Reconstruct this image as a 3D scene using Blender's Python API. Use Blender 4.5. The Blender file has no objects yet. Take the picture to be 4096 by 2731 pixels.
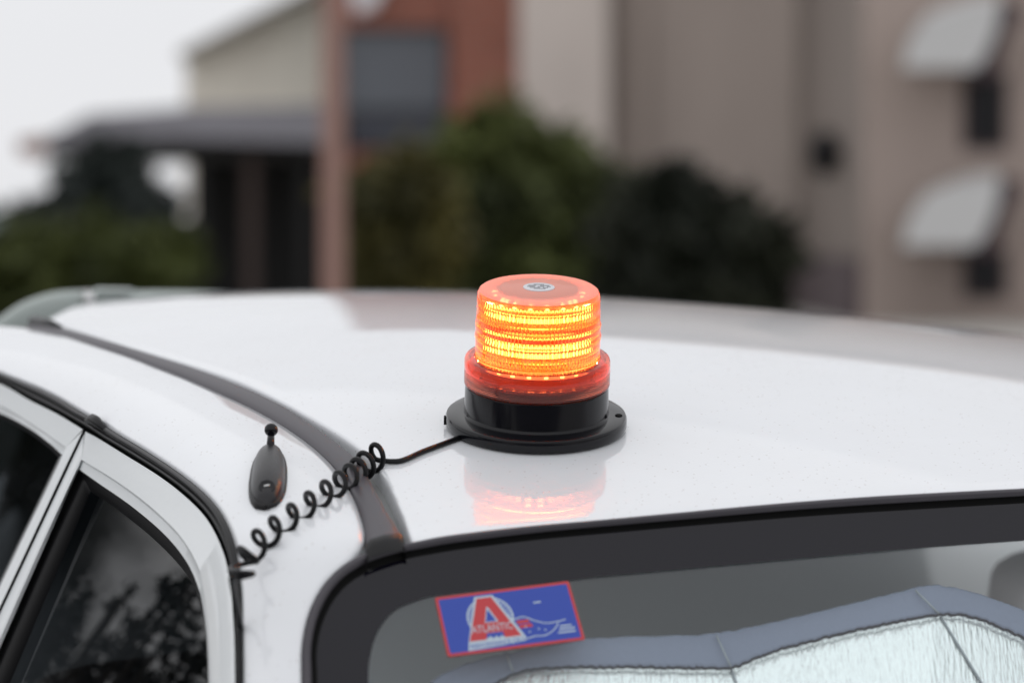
import bpy, bmesh, math, random
import numpy as np
from mathutils import Matrix, Vector
from mathutils.bvhtree import BVHTree

random.seed(7)
rng = np.random.default_rng(7)
R = math.radians
scene = bpy.context.scene
COL = scene.collection

# ------------------------------------------------------------------ camera
FPX, W0, H0 = 2800.0, 1024.0, 682.0
PITCH = R(2.1)
EYE = np.array([0.0, 0.0, 1.05])
cam_d = bpy.data.cameras.new('camera')
cam_d.sensor_width = 36.0
cam_d.lens = 36.0 * FPX / W0
cam_d.clip_start = 0.05
cam_d.clip_end = 2000.0
cam_d.dof.use_dof = True
cam_d.dof.focus_distance = 2.13
cam_d.dof.aperture_fstop = 3.7
cam = bpy.data.objects.new('camera', cam_d)
COL.objects.link(cam)
cam.location = EYE
cam.rotation_euler = (R(90) - PITCH, 0, 0)
scene.camera = cam

# ------------------------------------------------------------------ sky, sun, exposure
SUN_DIR = Vector((-0.35, -0.20, 0.9)).normalized()          # towards the sun
world = bpy.data.worlds.new('World')
scene.world = world
world.use_nodes = True
wn = world.node_tree
wn.nodes.clear()
w_out = wn.nodes.new('ShaderNodeOutputWorld')
w_bg = wn.nodes.new('ShaderNodeBackground')
w_sky = wn.nodes.new('ShaderNodeTexSky')
w_sky.sky_type = 'NISHITA'
w_sky.sun_disc = False
w_sky.sun_elevation = math.asin(SUN_DIR.z)
w_sky.sun_rotation = math.atan2(SUN_DIR.x, SUN_DIR.y)
w_hsv = wn.nodes.new('ShaderNodeHueSaturation')
w_hsv.inputs['Saturation'].default_value = 0.25
w_mix = wn.nodes.new('ShaderNodeMix')
w_mix.data_type = 'RGBA'
w_mix.inputs[0].default_value = 0.88                          # thick even cloud over the clear sky
w_tc = wn.nodes.new('ShaderNodeTexCoord')
w_nz = wn.nodes.new('ShaderNodeTexNoise'); w_nz.inputs['Scale'].default_value = 2.2; w_nz.inputs['Detail'].default_value = 4.0
w_rp = wn.nodes.new('ShaderNodeValToRGB')                     # soft overcast, a little thicker in places
w_rp.color_ramp.elements[0].position = 0.3; w_rp.color_ramp.elements[0].color = (8.45, 8.5, 8.8, 1)
w_rp.color_ramp.elements[1].position = 0.7; w_rp.color_ramp.elements[1].color = (9.4, 9.45, 9.65, 1)
wn.links.new(w_tc.outputs['Generated'], w_nz.inputs['Vector']); wn.links.new(w_nz.outputs['Fac'], w_rp.inputs[0])
wn.links.new(w_rp.outputs[0], w_mix.inputs[7])
wn.links.new(w_sky.outputs[0], w_hsv.inputs['Color'])
wn.links.new(w_hsv.outputs[0], w_mix.inputs[6])
wn.links.new(w_mix.outputs[2], w_bg.inputs['Color'])
w_bg.inputs['Strength'].default_value = 0.1
wn.links.new(w_bg.outputs[0], w_out.inputs[0])

sun_d = bpy.data.lights.new('sun', 'SUN')
sun_d.energy = 0.5
sun_d.angle = R(150)
sun_d.color = (1.0, 0.98, 0.95)
sun = bpy.data.objects.new('sun', sun_d)
COL.objects.link(sun)
sun.rotation_euler = SUN_DIR.to_track_quat('Z', 'Y').to_euler()

vs = scene.view_settings
vs.view_transform = 'Standard'
vs.look = 'None'
vs.gamma = 1.0
vs.use_curve_mapping = False
vs.exposure = 0.0
scene.cycles.use_denoising = True
scene.cycles.max_bounces = 14
scene.cycles.transmission_bounces = 10
scene.cycles.transparent_max_bounces = 12
scene.cycles.glossy_bounces = 5
scene.cycles.sample_clamp_indirect = 6.0
scene.cycles.caustics_reflective = False
scene.cycles.caustics_refractive = False

# ------------------------------------------------------------------ materials
def lin(r, g, b):
    f = lambda c: (c / 255 / 12.92) if c / 255 <= 0.04045 else ((c / 255 + 0.055) / 1.055) ** 2.4
    return (f(r), f(g), f(b), 1.0)

def pbsdf(name, col, rough=0.5, metal=0.0, coat=0.0, spec=0.5, **kw):
    m = bpy.data.materials.new(name)
    m.use_nodes = True
    b = m.node_tree.nodes['Principled BSDF']
    b.inputs['Base Color'].default_value = col if len(col) == 4 else (*col, 1)
    b.inputs['Roughness'].default_value = rough
    b.inputs['Metallic'].default_value = metal
    b.inputs['Coat Weight'].default_value = coat
    b.inputs['Coat Roughness'].default_value = kw.get('coat_rough', 0.03)
    b.inputs['Coat IOR'].default_value = kw.get('coat_ior', 1.5)
    b.inputs['Specular IOR Level'].default_value = spec
    if 'emit' in kw:
        b.inputs['Emission Color'].default_value = (*kw['emit'], 1)
        b.inputs['Emission Strength'].default_value = kw.get('power', 1)
    return m

def nodes(m):
    return m.node_tree.nodes, m.node_tree.links, m.node_tree.nodes['Principled BSDF']

def add_noise_colour(m, c1, c2, scale, detail=4, stretch=(1, 1, 1), lo=0.35, hi=0.65):
    N, L, b = nodes(m)
    tc = N.new('ShaderNodeTexCoord')
    mp = N.new('ShaderNodeMapping'); mp.inputs['Scale'].default_value = stretch
    nz = N.new('ShaderNodeTexNoise'); nz.inputs['Scale'].default_value = scale; nz.inputs['Detail'].default_value = detail
    rp = N.new('ShaderNodeValToRGB')
    rp.color_ramp.elements[0].position = lo; rp.color_ramp.elements[0].color = (*c1[:3], 1)
    rp.color_ramp.elements[1].position = hi; rp.color_ramp.elements[1].color = (*c2[:3], 1)
    L.new(tc.outputs['Object'], mp.inputs[0]); L.new(mp.outputs[0], nz.inputs['Vector'])
    L.new(nz.outputs['Fac'], rp.inputs[0]); L.new(rp.outputs[0], b.inputs['Base Color'])
    return m

def add_bump(m, scale, dist, detail=3, stretch=(1, 1, 1), strength=1.0, coat=False):
    N, L, b = nodes(m)
    tc = N.new('ShaderNodeTexCoord')
    mp = N.new('ShaderNodeMapping'); mp.inputs['Scale'].default_value = stretch
    nz = N.new('ShaderNodeTexNoise'); nz.inputs['Scale'].default_value = scale; nz.inputs['Detail'].default_value = detail
    bp = N.new('ShaderNodeBump'); bp.inputs['Distance'].default_value = dist; bp.inputs['Strength'].default_value = strength
    L.new(tc.outputs['Object'], mp.inputs[0]); L.new(mp.outputs[0], nz.inputs['Vector'])
    L.new(nz.outputs['Fac'], bp.inputs['Height']); L.new(bp.outputs[0], b.inputs['Normal'])
    if coat:
        L.new(bp.outputs[0], b.inputs['Coat Normal'])
    return m

MAT = {}
# white car paint with fine drizzle specks on it
m = pbsdf('white_paint', (0.80, 0.82, 0.85), 0.45, coat=1.0, coat_rough=0.015, coat_ior=1.62, spec=0.15)
N, L, b = nodes(m)
tc = N.new('ShaderNodeTexCoord')
vo = N.new('ShaderNodeTexVoronoi'); vo.inputs['Scale'].default_value = 260.0
rp = N.new('ShaderNodeValToRGB')
rp.color_ramp.elements[0].position = 0.0; rp.color_ramp.elements[0].color = (1, 1, 1, 1)
rp.color_ramp.elements[1].position = 0.34; rp.color_ramp.elements[1].color = (0, 0, 0, 1)
nz = N.new('ShaderNodeTexNoise'); nz.inputs['Scale'].default_value = 90.0
mu = N.new('ShaderNodeMath'); mu.operation = 'MULTIPLY'
bp = N.new('ShaderNodeBump'); bp.inputs['Distance'].default_value = 0.0005; bp.inputs['Strength'].default_value = 0.35
L.new(tc.outputs['Object'], vo.inputs['Vector']); L.new(tc.outputs['Object'], nz.inputs['Vector'])
L.new(vo.outputs['Distance'], rp.inputs[0]); L.new(rp.outputs[0], mu.inputs[0]); L.new(nz.outputs['Fac'], mu.inputs[1])
L.new(mu.outputs[0], bp.inputs['Height'])
L.new(bp.outputs[0], b.inputs['Coat Normal'])
wn_ = N.new('ShaderNodeTexWhiteNoise')
L.new(vo.outputs['Color'], wn_.inputs['Vector'])
rd_ = N.new('ShaderNodeMath'); rd_.operation = 'GREATER_THAN'; rd_.inputs[1].default_value = 0.55
L.new(wn_.outputs['Value'], rd_.inputs[0])
mu2 = N.new('ShaderNodeMath'); mu2.operation = 'MULTIPLY'
L.new(mu.outputs[0], mu2.inputs[0]); L.new(rd_.outputs[0], mu2.inputs[1]); L.new(mu2.outputs[0], bp.inputs['Height'])
r2 = N.new('ShaderNodeValToRGB')
r2.color_ramp.elements[0].position = 0.80; r2.color_ramp.elements[0].color = (0, 0, 0, 1)
r2.color_ramp.elements[1].position = 0.805; r2.color_ramp.elements[1].color = (1, 1, 1, 1)
L.new(wn_.outputs['Value'], r2.inputs[0])
r3 = N.new('ShaderNodeValToRGB')
r3.color_ramp.elements[0].position = 0.14; r3.color_ramp.elements[0].color = (0.5, 0.5, 0.5, 1)
r3.color_ramp.elements[1].position = 0.26; r3.color_ramp.elements[1].color = (0, 0, 0, 1)
L.new(vo.outputs['Distance'], r3.inputs[0])
m3 = N.new('ShaderNodeMath'); m3.operation = 'MULTIPLY'
L.new(r2.outputs[0], m3.inputs[0]); L.new(r3.outputs[0], m3.inputs[1])
mx = N.new('ShaderNodeMix'); mx.data_type = 'RGBA'
mx.inputs[6].default_value = (0.80, 0.82, 0.85, 1); mx.inputs[7].default_value = (0.42, 0.38, 0.36, 1)
L.new(m3.outputs[0], mx.inputs[0])
nd = N.new('ShaderNodeTexNoise'); nd.inputs['Scale'].default_value = 7.0; nd.inputs['Detail'].default_value = 7.0; nd.inputs['Roughness'].default_value = 0.68
L.new(tc.outputs['Object'], nd.inputs['Vector'])
dr = N.new('ShaderNodeMapRange'); dr.inputs['From Min'].default_value = 0.35; dr.inputs['From Max'].default_value = 0.7
dr.inputs['To Min'].default_value = 0.0; dr.inputs['To Max'].default_value = 0.10
L.new(nd.outputs['Fac'], dr.inputs['Value'])
mdu = N.new('ShaderNodeMix'); mdu.data_type = 'RGBA'; mdu.inputs[7].default_value = (0.50, 0.47, 0.43, 1)
L.new(dr.outputs[0], mdu.inputs[0]); L.new(mx.outputs[2], mdu.inputs[6]); L.new(mdu.outputs[2], b.inputs['Base Color'])
cr = N.new('ShaderNodeMapRange'); cr.inputs['From Min'].default_value = 0.35; cr.inputs['From Max'].default_value = 0.7
cr.inputs['To Min'].default_value = 0.012; cr.inputs['To Max'].default_value = 0.05
L.new(nd.outputs['Fac'], cr.inputs['Value']); L.new(cr.outputs[0], b.inputs['Coat Roughness'])
MAT['paint'] = m
MAT['door_paint'] = pbsdf('door_paint', (0.84, 0.87, 0.885), 0.5, coat=0.6, coat_rough=0.05)
add_bump(MAT['door_paint'], 60, 0.0004)
MAT['grey_paint'] = pbsdf('grey_paint', (0.42, 0.47, 0.45), 0.45, coat=0.5)
MAT['trim'] = pbsdf('grey_rubber', (0.062, 0.057, 0.067), 0.42, spec=0.4)
MAT['rubber'] = pbsdf('black_rubber', (0.008, 0.008, 0.009), 0.4, spec=0.3)
MAT['mould'] = pbsdf('mould_rubber', (0.02, 0.019, 0.022), 0.35, spec=0.5)
MAT['black'] = pbsdf('black_plastic', (0.004, 0.004, 0.006), 0.14, spec=0.30)
MAT['antenna'] = pbsdf('antenna_plastic', (0.008, 0.0075, 0.010), 0.30, spec=0.4)
add_bump(MAT['antenna'], 900, 0.0002)
MAT['dark'] = pbsdf('dark_void', (0.004, 0.004, 0.004), 0.7, spec=0.1)
MAT['frit'] = pbsdf('frit_black', (0.004, 0.0035, 0.008), 0.04, spec=0.36)
MAT['interior'] = pbsdf('interior_grey', (0.27, 0.30, 0.31), 0.8, spec=0.2)
MAT['seat'] = pbsdf('seat_cloth', (0.66, 0.61, 0.62), 0.9, spec=0.2)
MAT['cord'] = pbsdf('cord_rubber', (0.004, 0.004, 0.005), 0.35, spec=0.25)
MAT['tyre'] = pbsdf('tyre', (0.02, 0.02, 0.02), 0.8)
MAT['rim'] = pbsdf('rim', (0.5, 0.5, 0.52), 0.3, metal=1)
MAT['chrome'] = pbsdf('chrome', (0.6, 0.6, 0.6), 0.15, metal=1)

def glass_mat(name, tint, gloss_ior=1.5, rough=0.0):
    m = bpy.data.materials.new(name); m.use_nodes = True
    N = m.node_tree.nodes; L = m.node_tree.links
    N.clear()
    out = N.new('ShaderNodeOutputMaterial')
    tr = N.new('ShaderNodeBsdfTransparent'); tr.inputs[0].default_value = (*tint, 1)
    gl = N.new('ShaderNodeBsdfGlossy'); gl.inputs['Roughness'].default_value = rough
    fr = N.new('ShaderNodeFresnel')
    ge = N.new('ShaderNodeNewGeometry'); mp_ = N.new('ShaderNodeMapRange')    # a thin pane reflects the same from either side
    mp_.inputs['To Min'].default_value = gloss_ior; mp_.inputs['To Max'].default_value = 1 / gloss_ior
    L.new(ge.outputs['Backfacing'], mp_.inputs['Value']); L.new(mp_.outputs[0], fr.inputs['IOR'])
    mi = N.new('ShaderNodeMixShader')
    L.new(fr.outputs[0], mi.inputs[0]); L.new(tr.outputs[0], mi.inputs[1]); L.new(gl.outputs[0], mi.inputs[2])
    L.new(mi.outputs[0], out.inputs[0])
    return m
MAT['screen_glass'] = glass_mat('screen_glass', (0.96, 1.0, 1.0), 1.68, 0.0)
MAT['side_glass'] = glass_mat('side_glass', (0.05, 0.055, 0.06), 1.45, 0.0)

MAT['shade_cloth'] = pbsdf('shade_cloth', lin(132, 140, 160), 0.75, spec=0.3)
add_bump(MAT['shade_cloth'], 60, 0.002)
MAT['foil'] = pbsdf('silver_foil', (0.95, 1.0, 1.0), 0.24, metal=0.85, spec=0.8)
add_bump(MAT['foil'], 300, 0.0022, detail=5, stretch=(1.4, 0.22, 0.22))
MAT['stitch'] = pbsdf('stitch', (0.02, 0.02, 0.03), 0.8)

def amber(name, glass_col, milk_col, milk, rough=0.03, through=0.5):
    """clear amber plastic with a little milkiness"""
    m = bpy.data.materials.new(name); m.use_nodes = True
    N = m.node_tree.nodes; L = m.node_tree.links
    b = N['Principled BSDF']
    b.inputs['Base Color'].default_value = (*glass_col, 1)
    b.inputs['Transmission Weight'].default_value = 1.0
    b.inputs['Roughness'].default_value = rough
    b.inputs['IOR'].default_value = 1.49
    df = N.new('ShaderNodeBsdfDiffuse'); df.inputs[0].default_value = (*milk_col, 1)
    tl = N.new('ShaderNodeBsdfTranslucent'); tl.inputs[0].default_value = (*milk_col, 1)
    a = N.new('ShaderNodeMixShader'); a.inputs[0].default_value = through
    L.new(df.outputs[0], a.inputs[1]); L.new(tl.outputs[0], a.inputs[2])
    mi = N.new('ShaderNodeMixShader'); mi.inputs[0].default_value = milk
    L.new(b.outputs[0], mi.inputs[1]); L.new(a.outputs[0], mi.inputs[2])
    L.new(mi.outputs[0], N['Material Output'].inputs[0])
    return m
MAT['dome_out'] = amber('amber_outer', (1.0, 0.46, 0.14), (1.0, 0.13, 0.06), 0.14, 0.02)
MAT['dome_in'] = amber('amber_inner', (1.0, 0.62, 0.25), (1.0, 0.09, 0.0), 0.065, 0.02)
MAT['collar'] = amber('amber_collar', (0.95, 0.22, 0.12), (0.85, 0.11, 0.07), 0.085, 0.05)
MAT['dome_top'] = amber('amber_top', (1.0, 0.5, 0.35), (0.45, 0.10, 0.06), 0.55, 0.05)
MAT['dome_cap'] = amber('amber_cap', (1.0, 0.5, 0.35), (0.92, 0.42, 0.34), 0.84, 0.12, 0.10)
MAT['led'] = pbsdf('led_lit', (1, 0.7, 0.3), 0.5, emit=(1.0, 0.72, 0.30), power=220)
MAT['led_board'] = pbsdf('led_board', (0.22, 0.08, 0.03), 0.6)
MAT['label_grey'] = pbsdf('label_grey', (0.62, 0.63, 0.66), 0.35)
MAT['label_ink'] = pbsdf('label_ink', (0.20, 0.20, 0.22), 0.5)
MAT['stk_blue'] = pbsdf('sticker_blue', lin(38, 68, 165), 0.35, spec=0.5)
MAT['stk_red'] = pbsdf('sticker_red', lin(186, 52, 58), 0.35, spec=0.5)
MAT['stk_white'] = pbsdf('sticker_white', lin(178, 194, 206), 0.4, spec=0.5)

# background
def brick_mat():
    m = pbsdf('red_brick', (0.3, 0.1, 0.07), 0.85, spec=0.2)
    N, L, b = nodes(m)
    tc = N.new('ShaderNodeTexCoord')
    mp = N.new('ShaderNodeMapping'); mp.inputs['Rotation'].default_value = (R(90), 0, 0)
    bt = N.new('ShaderNodeTexBrick')
    bt.inputs['Color1'].default_value = (0.36, 0.125, 0.085, 1); bt.inputs['Color2'].default_value = (0.27, 0.095, 0.065, 1)
    bt.inputs['Mortar'].default_value = (0.34, 0.28, 0.25, 1); bt.inputs['Scale'].default_value = 1.0
    bt.inputs['Brick Width'].default_value = 0.23; bt.inputs['Row Height'].default_value = 0.08; bt.inputs['Mortar Size'].default_value = 0.006
    L.new(tc.outputs['Object'], mp.inputs[0]); L.new(mp.outputs[0], bt.inputs['Vector']); L.new(bt.outputs['Color'], b.inputs['Base Color'])
    return m
MAT['brick'] = brick_mat()
def render_mat(name, c):
    m = pbsdf(name, c, 0.85, spec=0.2)
    add_noise_colour(m, [x * 0.84 for x in c[:3]], [min(1, x * 1.10) for x in c[:3]], 0.5, 5, (1, 1, .35))
    return m
MAT['cream'] = render_mat('cream_render', (0.95, 0.875, 0.775))
MAT['beige'] = render_mat('beige_render', (0.52, 0.45, 0.41))
MAT['beige_pale'] = render_mat('pale_render', (0.75, 0.67, 0.62))
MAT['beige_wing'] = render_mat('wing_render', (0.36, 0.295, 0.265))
MAT['beige_shaded'] = render_mat('shaded_render', (0.25, 0.215, 0.195))  # beige darkened for the shaded side of the wing
MAT['slate'] = render_mat('slate_sheet', (0.14, 0.14, 0.165))
MAT['fascia'] = render_mat('veranda_fascia', (0.25, 0.245, 0.27))
MAT['shadow_wall'] = render_mat('shade_dark', (0.022, 0.022, 0.022))  # near-black base colour stands in for the shade under the veranda
MAT['brown_post'] = render_mat('brown_paint', (0.07, 0.052, 0.047))
MAT['red_post'] = render_mat('red_paint', (0.33, 0.205, 0.175))
MAT['pane'] = pbsdf('window_pane', (0.115, 0.13, 0.155), 0.25, spec=0.5)
MAT['pane_dark'] = pbsdf('window_dark', (0.008, 0.008, 0.010), 0.3, spec=0.2)
MAT['hood_white'] = pbsdf('hood_white', (0.56, 0.56, 0.56), 0.6)
MAT['hood_dark'] = pbsdf('hood_dark', (0.045, 0.025, 0.03), 0.7)
MAT['light_board_white'] = pbsdf('light_board_white', (0.8, 0.8, 0.84), 0.4)
MAT['asphalt'] = pbsdf('asphalt', (0.05, 0.05, 0.052), 0.9)
add_noise_colour(MAT['asphalt'], (0.04, 0.04, 0.041), (0.062, 0.062, 0.064), 40, 6)
MAT['gravel'] = pbsdf('gravel_ground', (0.42, 0.405, 0.38), 0.95)
add_noise_colour(MAT['gravel'], (0.37, 0.355, 0.33), (0.47, 0.455, 0.43), 3, 6)
MAT['bark'] = pbsdf('bark', (0.05, 0.042, 0.035), 0.9)
def leaf_mat(name, c1, c2, scale=1.3):
    m = pbsdf(name, c1, 0.6, spec=0.25)
    add_noise_colour(m, c1, c2, scale, 5)
    return m
MAT['leaf'] = leaf_mat('leaf_green', (0.028, 0.036, 0.012), (0.105, 0.125, 0.030))
MAT['leaf_olive'] = leaf_mat('leaf_olive', (0.035, 0.034, 0.010), (0.150, 0.128, 0.032))
MAT['leaf_dark'] = leaf_mat('leaf_dark', (0.010, 0.013, 0.008), (0.024, 0.027, 0.014))
MAT['leaf_blue'] = leaf_mat('leaf_blue', (0.020, 0.026, 0.024), (0.035, 0.045, 0.040))
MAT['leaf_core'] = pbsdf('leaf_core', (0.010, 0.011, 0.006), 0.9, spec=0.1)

# ------------------------------------------------------------------ frames
S = 1024.0 / 2352.0                                  # the measurements below were taken on a 2352 px wide print
DIST = FPX * 0.14 / 181.0                            # beacon flange is 140 mm across
_base = np.array([(536 - 512) / FPX, -(426 - 341) / FPX, -1.0]); _base = _base / np.linalg.norm(_base) * DIST
TILT, LEAN, YAW = R(16.1), R(1.0), R(21)
_n = np.array([math.sin(LEAN), math.cos(TILT) * math.cos(LEAN), math.sin(TILT) * math.cos(LEAN)])
_y = np.array([0, 0, -1.0]); _y -= _n * _y.dot(_n); _y /= np.linalg.norm(_y)
_x = np.cross(_y, _n)
C2K = np.stack([_x, _y, _n])                          # camera axes -> car axes
RC = np.array(cam.rotation_euler.to_matrix())
K2W = RC @ C2K.T
ORG = EYE + RC @ _base                                # beacon foot in the world
CARM = Matrix.Identity(4)
for i in range(3):
    for j in range(3):
        CARM[i][j] = K2W[i, j]
    CARM[i][3] = ORG[i]
EYE_K = C2K @ (-_base)
U = np.array([math.cos(YAW), math.sin(YAW), 0]); V = np.array([-math.sin(YAW), math.cos(YAW), 0]); Z = np.array([0, 0, 1.0])
def uvz(u, v, z): return U * u + V * v + Z * z

def sight(px, py):                                    # line of sight in car axes
    v = np.array([(px * S - 512) / FPX, -(py * S - 341) / FPX, -1.0]); v /= np.linalg.norm(v)
    return C2K @ v
def far(px, py, Y):                                   # a point of the background, Y metres away
    v = np.array([(px * S - 512) / FPX, -(py * S - 341) / FPX, -1.0])
    v = RC @ v
    return EYE + v * (Y / v[1])

HC = [0.09819, -0.00253, 0.15275, -0.08076, 0.16194, 0.0466, 0.04271, 0.02849, -0.17409, -0.02527]
HM = [(2, 0), (1, 1), (0, 2), (3, 0), (2, 1), (1, 2), (0, 3), (4, 0), (2, 2), (0, 4)]
def hroof(x, y):
    return -sum(k * x ** i * y ** j for k, (i, j) in zip(HC, HM))
def solve(px, py, f, t0=1.4, t1=4.4):
    r = sight(px, py)
    t = np.linspace(t0, t1, 1600)
    P = EYE_K[:, None] + r[:, None] * t
    g = f(P)
    k = int(np.argmax(g < 0))
    if k == 0:
        k = int(np.argmin(np.abs(g))); return P[:, k]
    a = g[k - 1] / (g[k - 1] - g[k])
    return EYE_K + r * (t[k - 1] + a * (t[k] - t[k - 1]))
def on_roof(px, py): return solve(px, py, lambda P: P[2] - hroof(P[0], P[1]))
UC, RAKE, ZE = 0.36, R(38), -0.009
def v_edge(u): return -0.224 + 0.11 * (u - UC) ** 2
def f_screen(P, off=0.0):
    u = U @ P; v = V @ P; z = P[2]
    return ((v - (v_edge(u) - (ZE - z) / math.tan(RAKE))) * -math.sin(RAKE) + 0 * z) * 1.0 + off
N_SCREEN = -V * math.sin(RAKE) + Z * math.cos(RAKE)
def on_screen(px, py, off=0.0):                       # off metres behind the glass line
    return solve(px, py, lambda P: f_screen(P, off))
TAU, TW = R(25), R(2)
_N = -U * math.cos(TAU) + Z * math.sin(TAU)
_c, _s = math.cos(TW), math.sin(TW)
N_SIDE = np.array([[_c, -_s, 0], [_s, _c, 0], [0, 0, 1]]) @ _N
P_SIDE = uvz(-0.307, 0, -0.066)
def on_side(px, py, off=0.0):
    r = sight(px, py)
    return EYE_K + r * (((P_SIDE - N_SIDE * off - EYE_K) @ N_SIDE) / (r @ N_SIDE))

# ------------------------------------------------------------------ helpers
def resample(pts, n):
    """smooth curve through pts at n even steps (centripetal-ish Catmull-Rom)"""
    p = np.array(pts, float)
    q = np.vstack([2 * p[0] - p[1], p, 2 * p[-1] - p[-2]])
    out = []
    for i in range(1, len(q) - 2):
        for t in np.linspace(0, 1, 16, endpoint=False):
            a, b, c, d = q[i - 1], q[i], q[i + 1], q[i + 2]
            out.append(0.5 * (2 * b + (c - a) * t + (2 * a - 5 * b + 4 * c - d) * t * t + (3 * b - a - 3 * c + d) * t ** 3))
    out.append(p[-1])
    return even(np.array(out), n)
def even(o, n):
    o = np.asarray(o)
    s = np.concatenate([[0], np.cumsum(np.linalg.norm(np.diff(o, axis=0), axis=1))])
    w = np.linspace(0, s[-1], n)
    return np.stack([np.interp(w, s, o[:, k]) for k in range(o.shape[1])], 1)

def mesh(name, verts, faces, mats, parent=None, smooth=True, shift=None, idx=None):
    v = np.asarray(verts, float)
    if shift is not None: v = v - shift
    me = bpy.data.meshes.new(name)
    me.from_pydata([tuple(x) for x in v], [], [tuple(f) for f in faces])
    for mm in (mats if isinstance(mats, (list, tuple)) else [mats]): me.materials.append(mm)
    me.validate()
    if smooth: me.polygons.foreach_set('use_smooth', [True] * len(me.polygons))
    if idx is not None: me.polygons.foreach_set('material_index', idx)
    me.update()
    o = bpy.data.objects.new(name, me)
    COL.objects.link(o)
    if parent: o.parent = parent
    return o

def grid_faces(n, m, close_m=False, base=0):
    F = []
    for i in range(n - 1):
        for j in range(m - (0 if close_m else 1)):
            k = (j + 1) % m
            F.append((base + i * m + j, base + i * m + k, base + (i + 1) * m + k, base + (i + 1) * m + j))
    return F

class MB:
    """collects shapes that become ONE mesh object"""
    def __init__(s): s.v = []; s.f = []; s.i = []
    def add(s, v, f, mi=0):
        b = len(s.v); s.v += [tuple(x) for x in v]; s.f += [tuple(b + k for k in q) for q in f]; s.i += [mi] * len(f)
    def loft(s, rows, close=False, mi=0):
        rows = np.asarray(rows); n, m_ = rows.shape[:2]
        s.add(rows.reshape(-1, 3), grid_faces(n, m_, close), mi)
    def box(s, lo, hi, mi=0, M=None):
        x0, y0, z0 = lo; x1, y1, z1 = hi
        v = np.array([(x0, y0, z0), (x1, y0, z0), (x1, y1, z0), (x0, y1, z0), (x0, y0, z1), (x1, y0, z1), (x1, y1, z1), (x0, y1, z1)], float)
        if M is not None: v = v @ M[:3, :3].T + M[:3, 3]
        s.add(v, [(3, 2, 1, 0), (4, 5, 6, 7), (0, 1, 5, 4), (1, 2, 6, 5), (2, 3, 7, 6), (3, 0, 4, 7)], mi)
    def tube(s, path, r, n=10, mi=0, caps=True):
        p = np.asarray(path, float); m_ = len(p)
        rr = np.full(m_, r) if np.isscalar(r) else np.asarray(r)
        t = np.gradient(p, axis=0); t /= np.linalg.norm(t, axis=1)[:, None] + 1e-12
        a = np.array([0, 0, 1.0]) if abs(t[0][2]) < 0.9 else np.array([1.0, 0, 0])
        nrm = np.cross(t[0], a); nrm /= np.linalg.norm(nrm)
        rows = []
        for k in range(m_):
            nrm = nrm - t[k] * nrm.dot(t[k]); nrm /= np.linalg.norm(nrm)
            b = np.cross(t[k], nrm)
            an = np.arange(n) * 2 * math.pi / n
            rows.append(p[k] + rr[k] * (np.cos(an)[:, None] * nrm + np.sin(an)[:, None] * b))
        base = len(s.v)
        s.loft(np.array(rows), True, mi)
        if caps:
            s.f.append(tuple(base + n - 1 - k for k in range(n))); s.i.append(mi)
            s.f.append(tuple(base + (m_ - 1) * n + k for k in range(n))); s.i.append(mi)
    def lathe(s, prof, n=64, mi=0, M=None):
        an = np.arange(n) * 2 * math.pi / n
        rows = np.array([[(r * math.cos(a), r * math.sin(a), z) for a in an] for r, z in prof])
        if M is not None: rows = rows @ M[:3, :3].T + M[:3, 3]
        s.loft(rows, True, mi)
    def prism(s, poly, d, mi=0):
        """poly: 3-D outline, d: thickness vector"""
        p = np.asarray(poly, float); n = len(p); d = np.asarray(d, float)
        v = np.vstack([p, p + d])
        f = [tuple(range(n)), tuple(range(2 * n - 1, n - 1, -1))] + [(k, k + n, (k + 1) % n + n, (k + 1) % n) for k in range(n)]
        s.add(v, f, mi)
    def build(s, name, mats, parent=None, smooth=False, shift=None):
        return mesh(name, s.v, s.f, mats, parent, smooth, shift, s.i)

def BASE_SHIFT(): return BASE
def smooth_angle(o, deg=35):
    me = o.data
    bm = bmesh.new(); bm.from_mesh(me)
    bmesh.ops.recalc_face_normals(bm, faces=bm.faces[:])
    for f in bm.faces: f.smooth = True
    for e in bm.edges:
        if len(e.link_faces) == 2 and e.calc_face_angle(0) > R(deg): e.smooth = False
    bm.to_mesh(me); bm.free()
    return o
def bevel(o, w, seg=2):
    md = o.modifiers.new('bevel', 'BEVEL'); md.width = w; md.segments = seg; md.limit_method = 'ANGLE'; md.angle_limit = R(40)
    return o

def face_eye(o, back=BASE_SHIFT):
    me = o.data
    if not len(me.polygons): return o
    tot = 0.0
    for p in me.polygons:
        c = np.array(p.center) + back()
        tot += float(np.array(p.normal) @ (EYE_K - c)) * p.area
    if tot < 0: me.flip_normals()
    return o
def empty(name, label, cat, matrix=None, loc=None, group=None):
    o = bpy.data.objects.new(name, None); COL.objects.link(o)
    o.empty_display_size = 0.1
    if matrix is not None: o.matrix_world = matrix
    if loc is not None: o.location = loc
    o['label'] = label; o['category'] = cat
    if group: o['group'] = group
    return o
def tag(o, label, cat, group=None):
    o['label'] = label; o['category'] = cat
    if group: o['group'] = group
    return o

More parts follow.
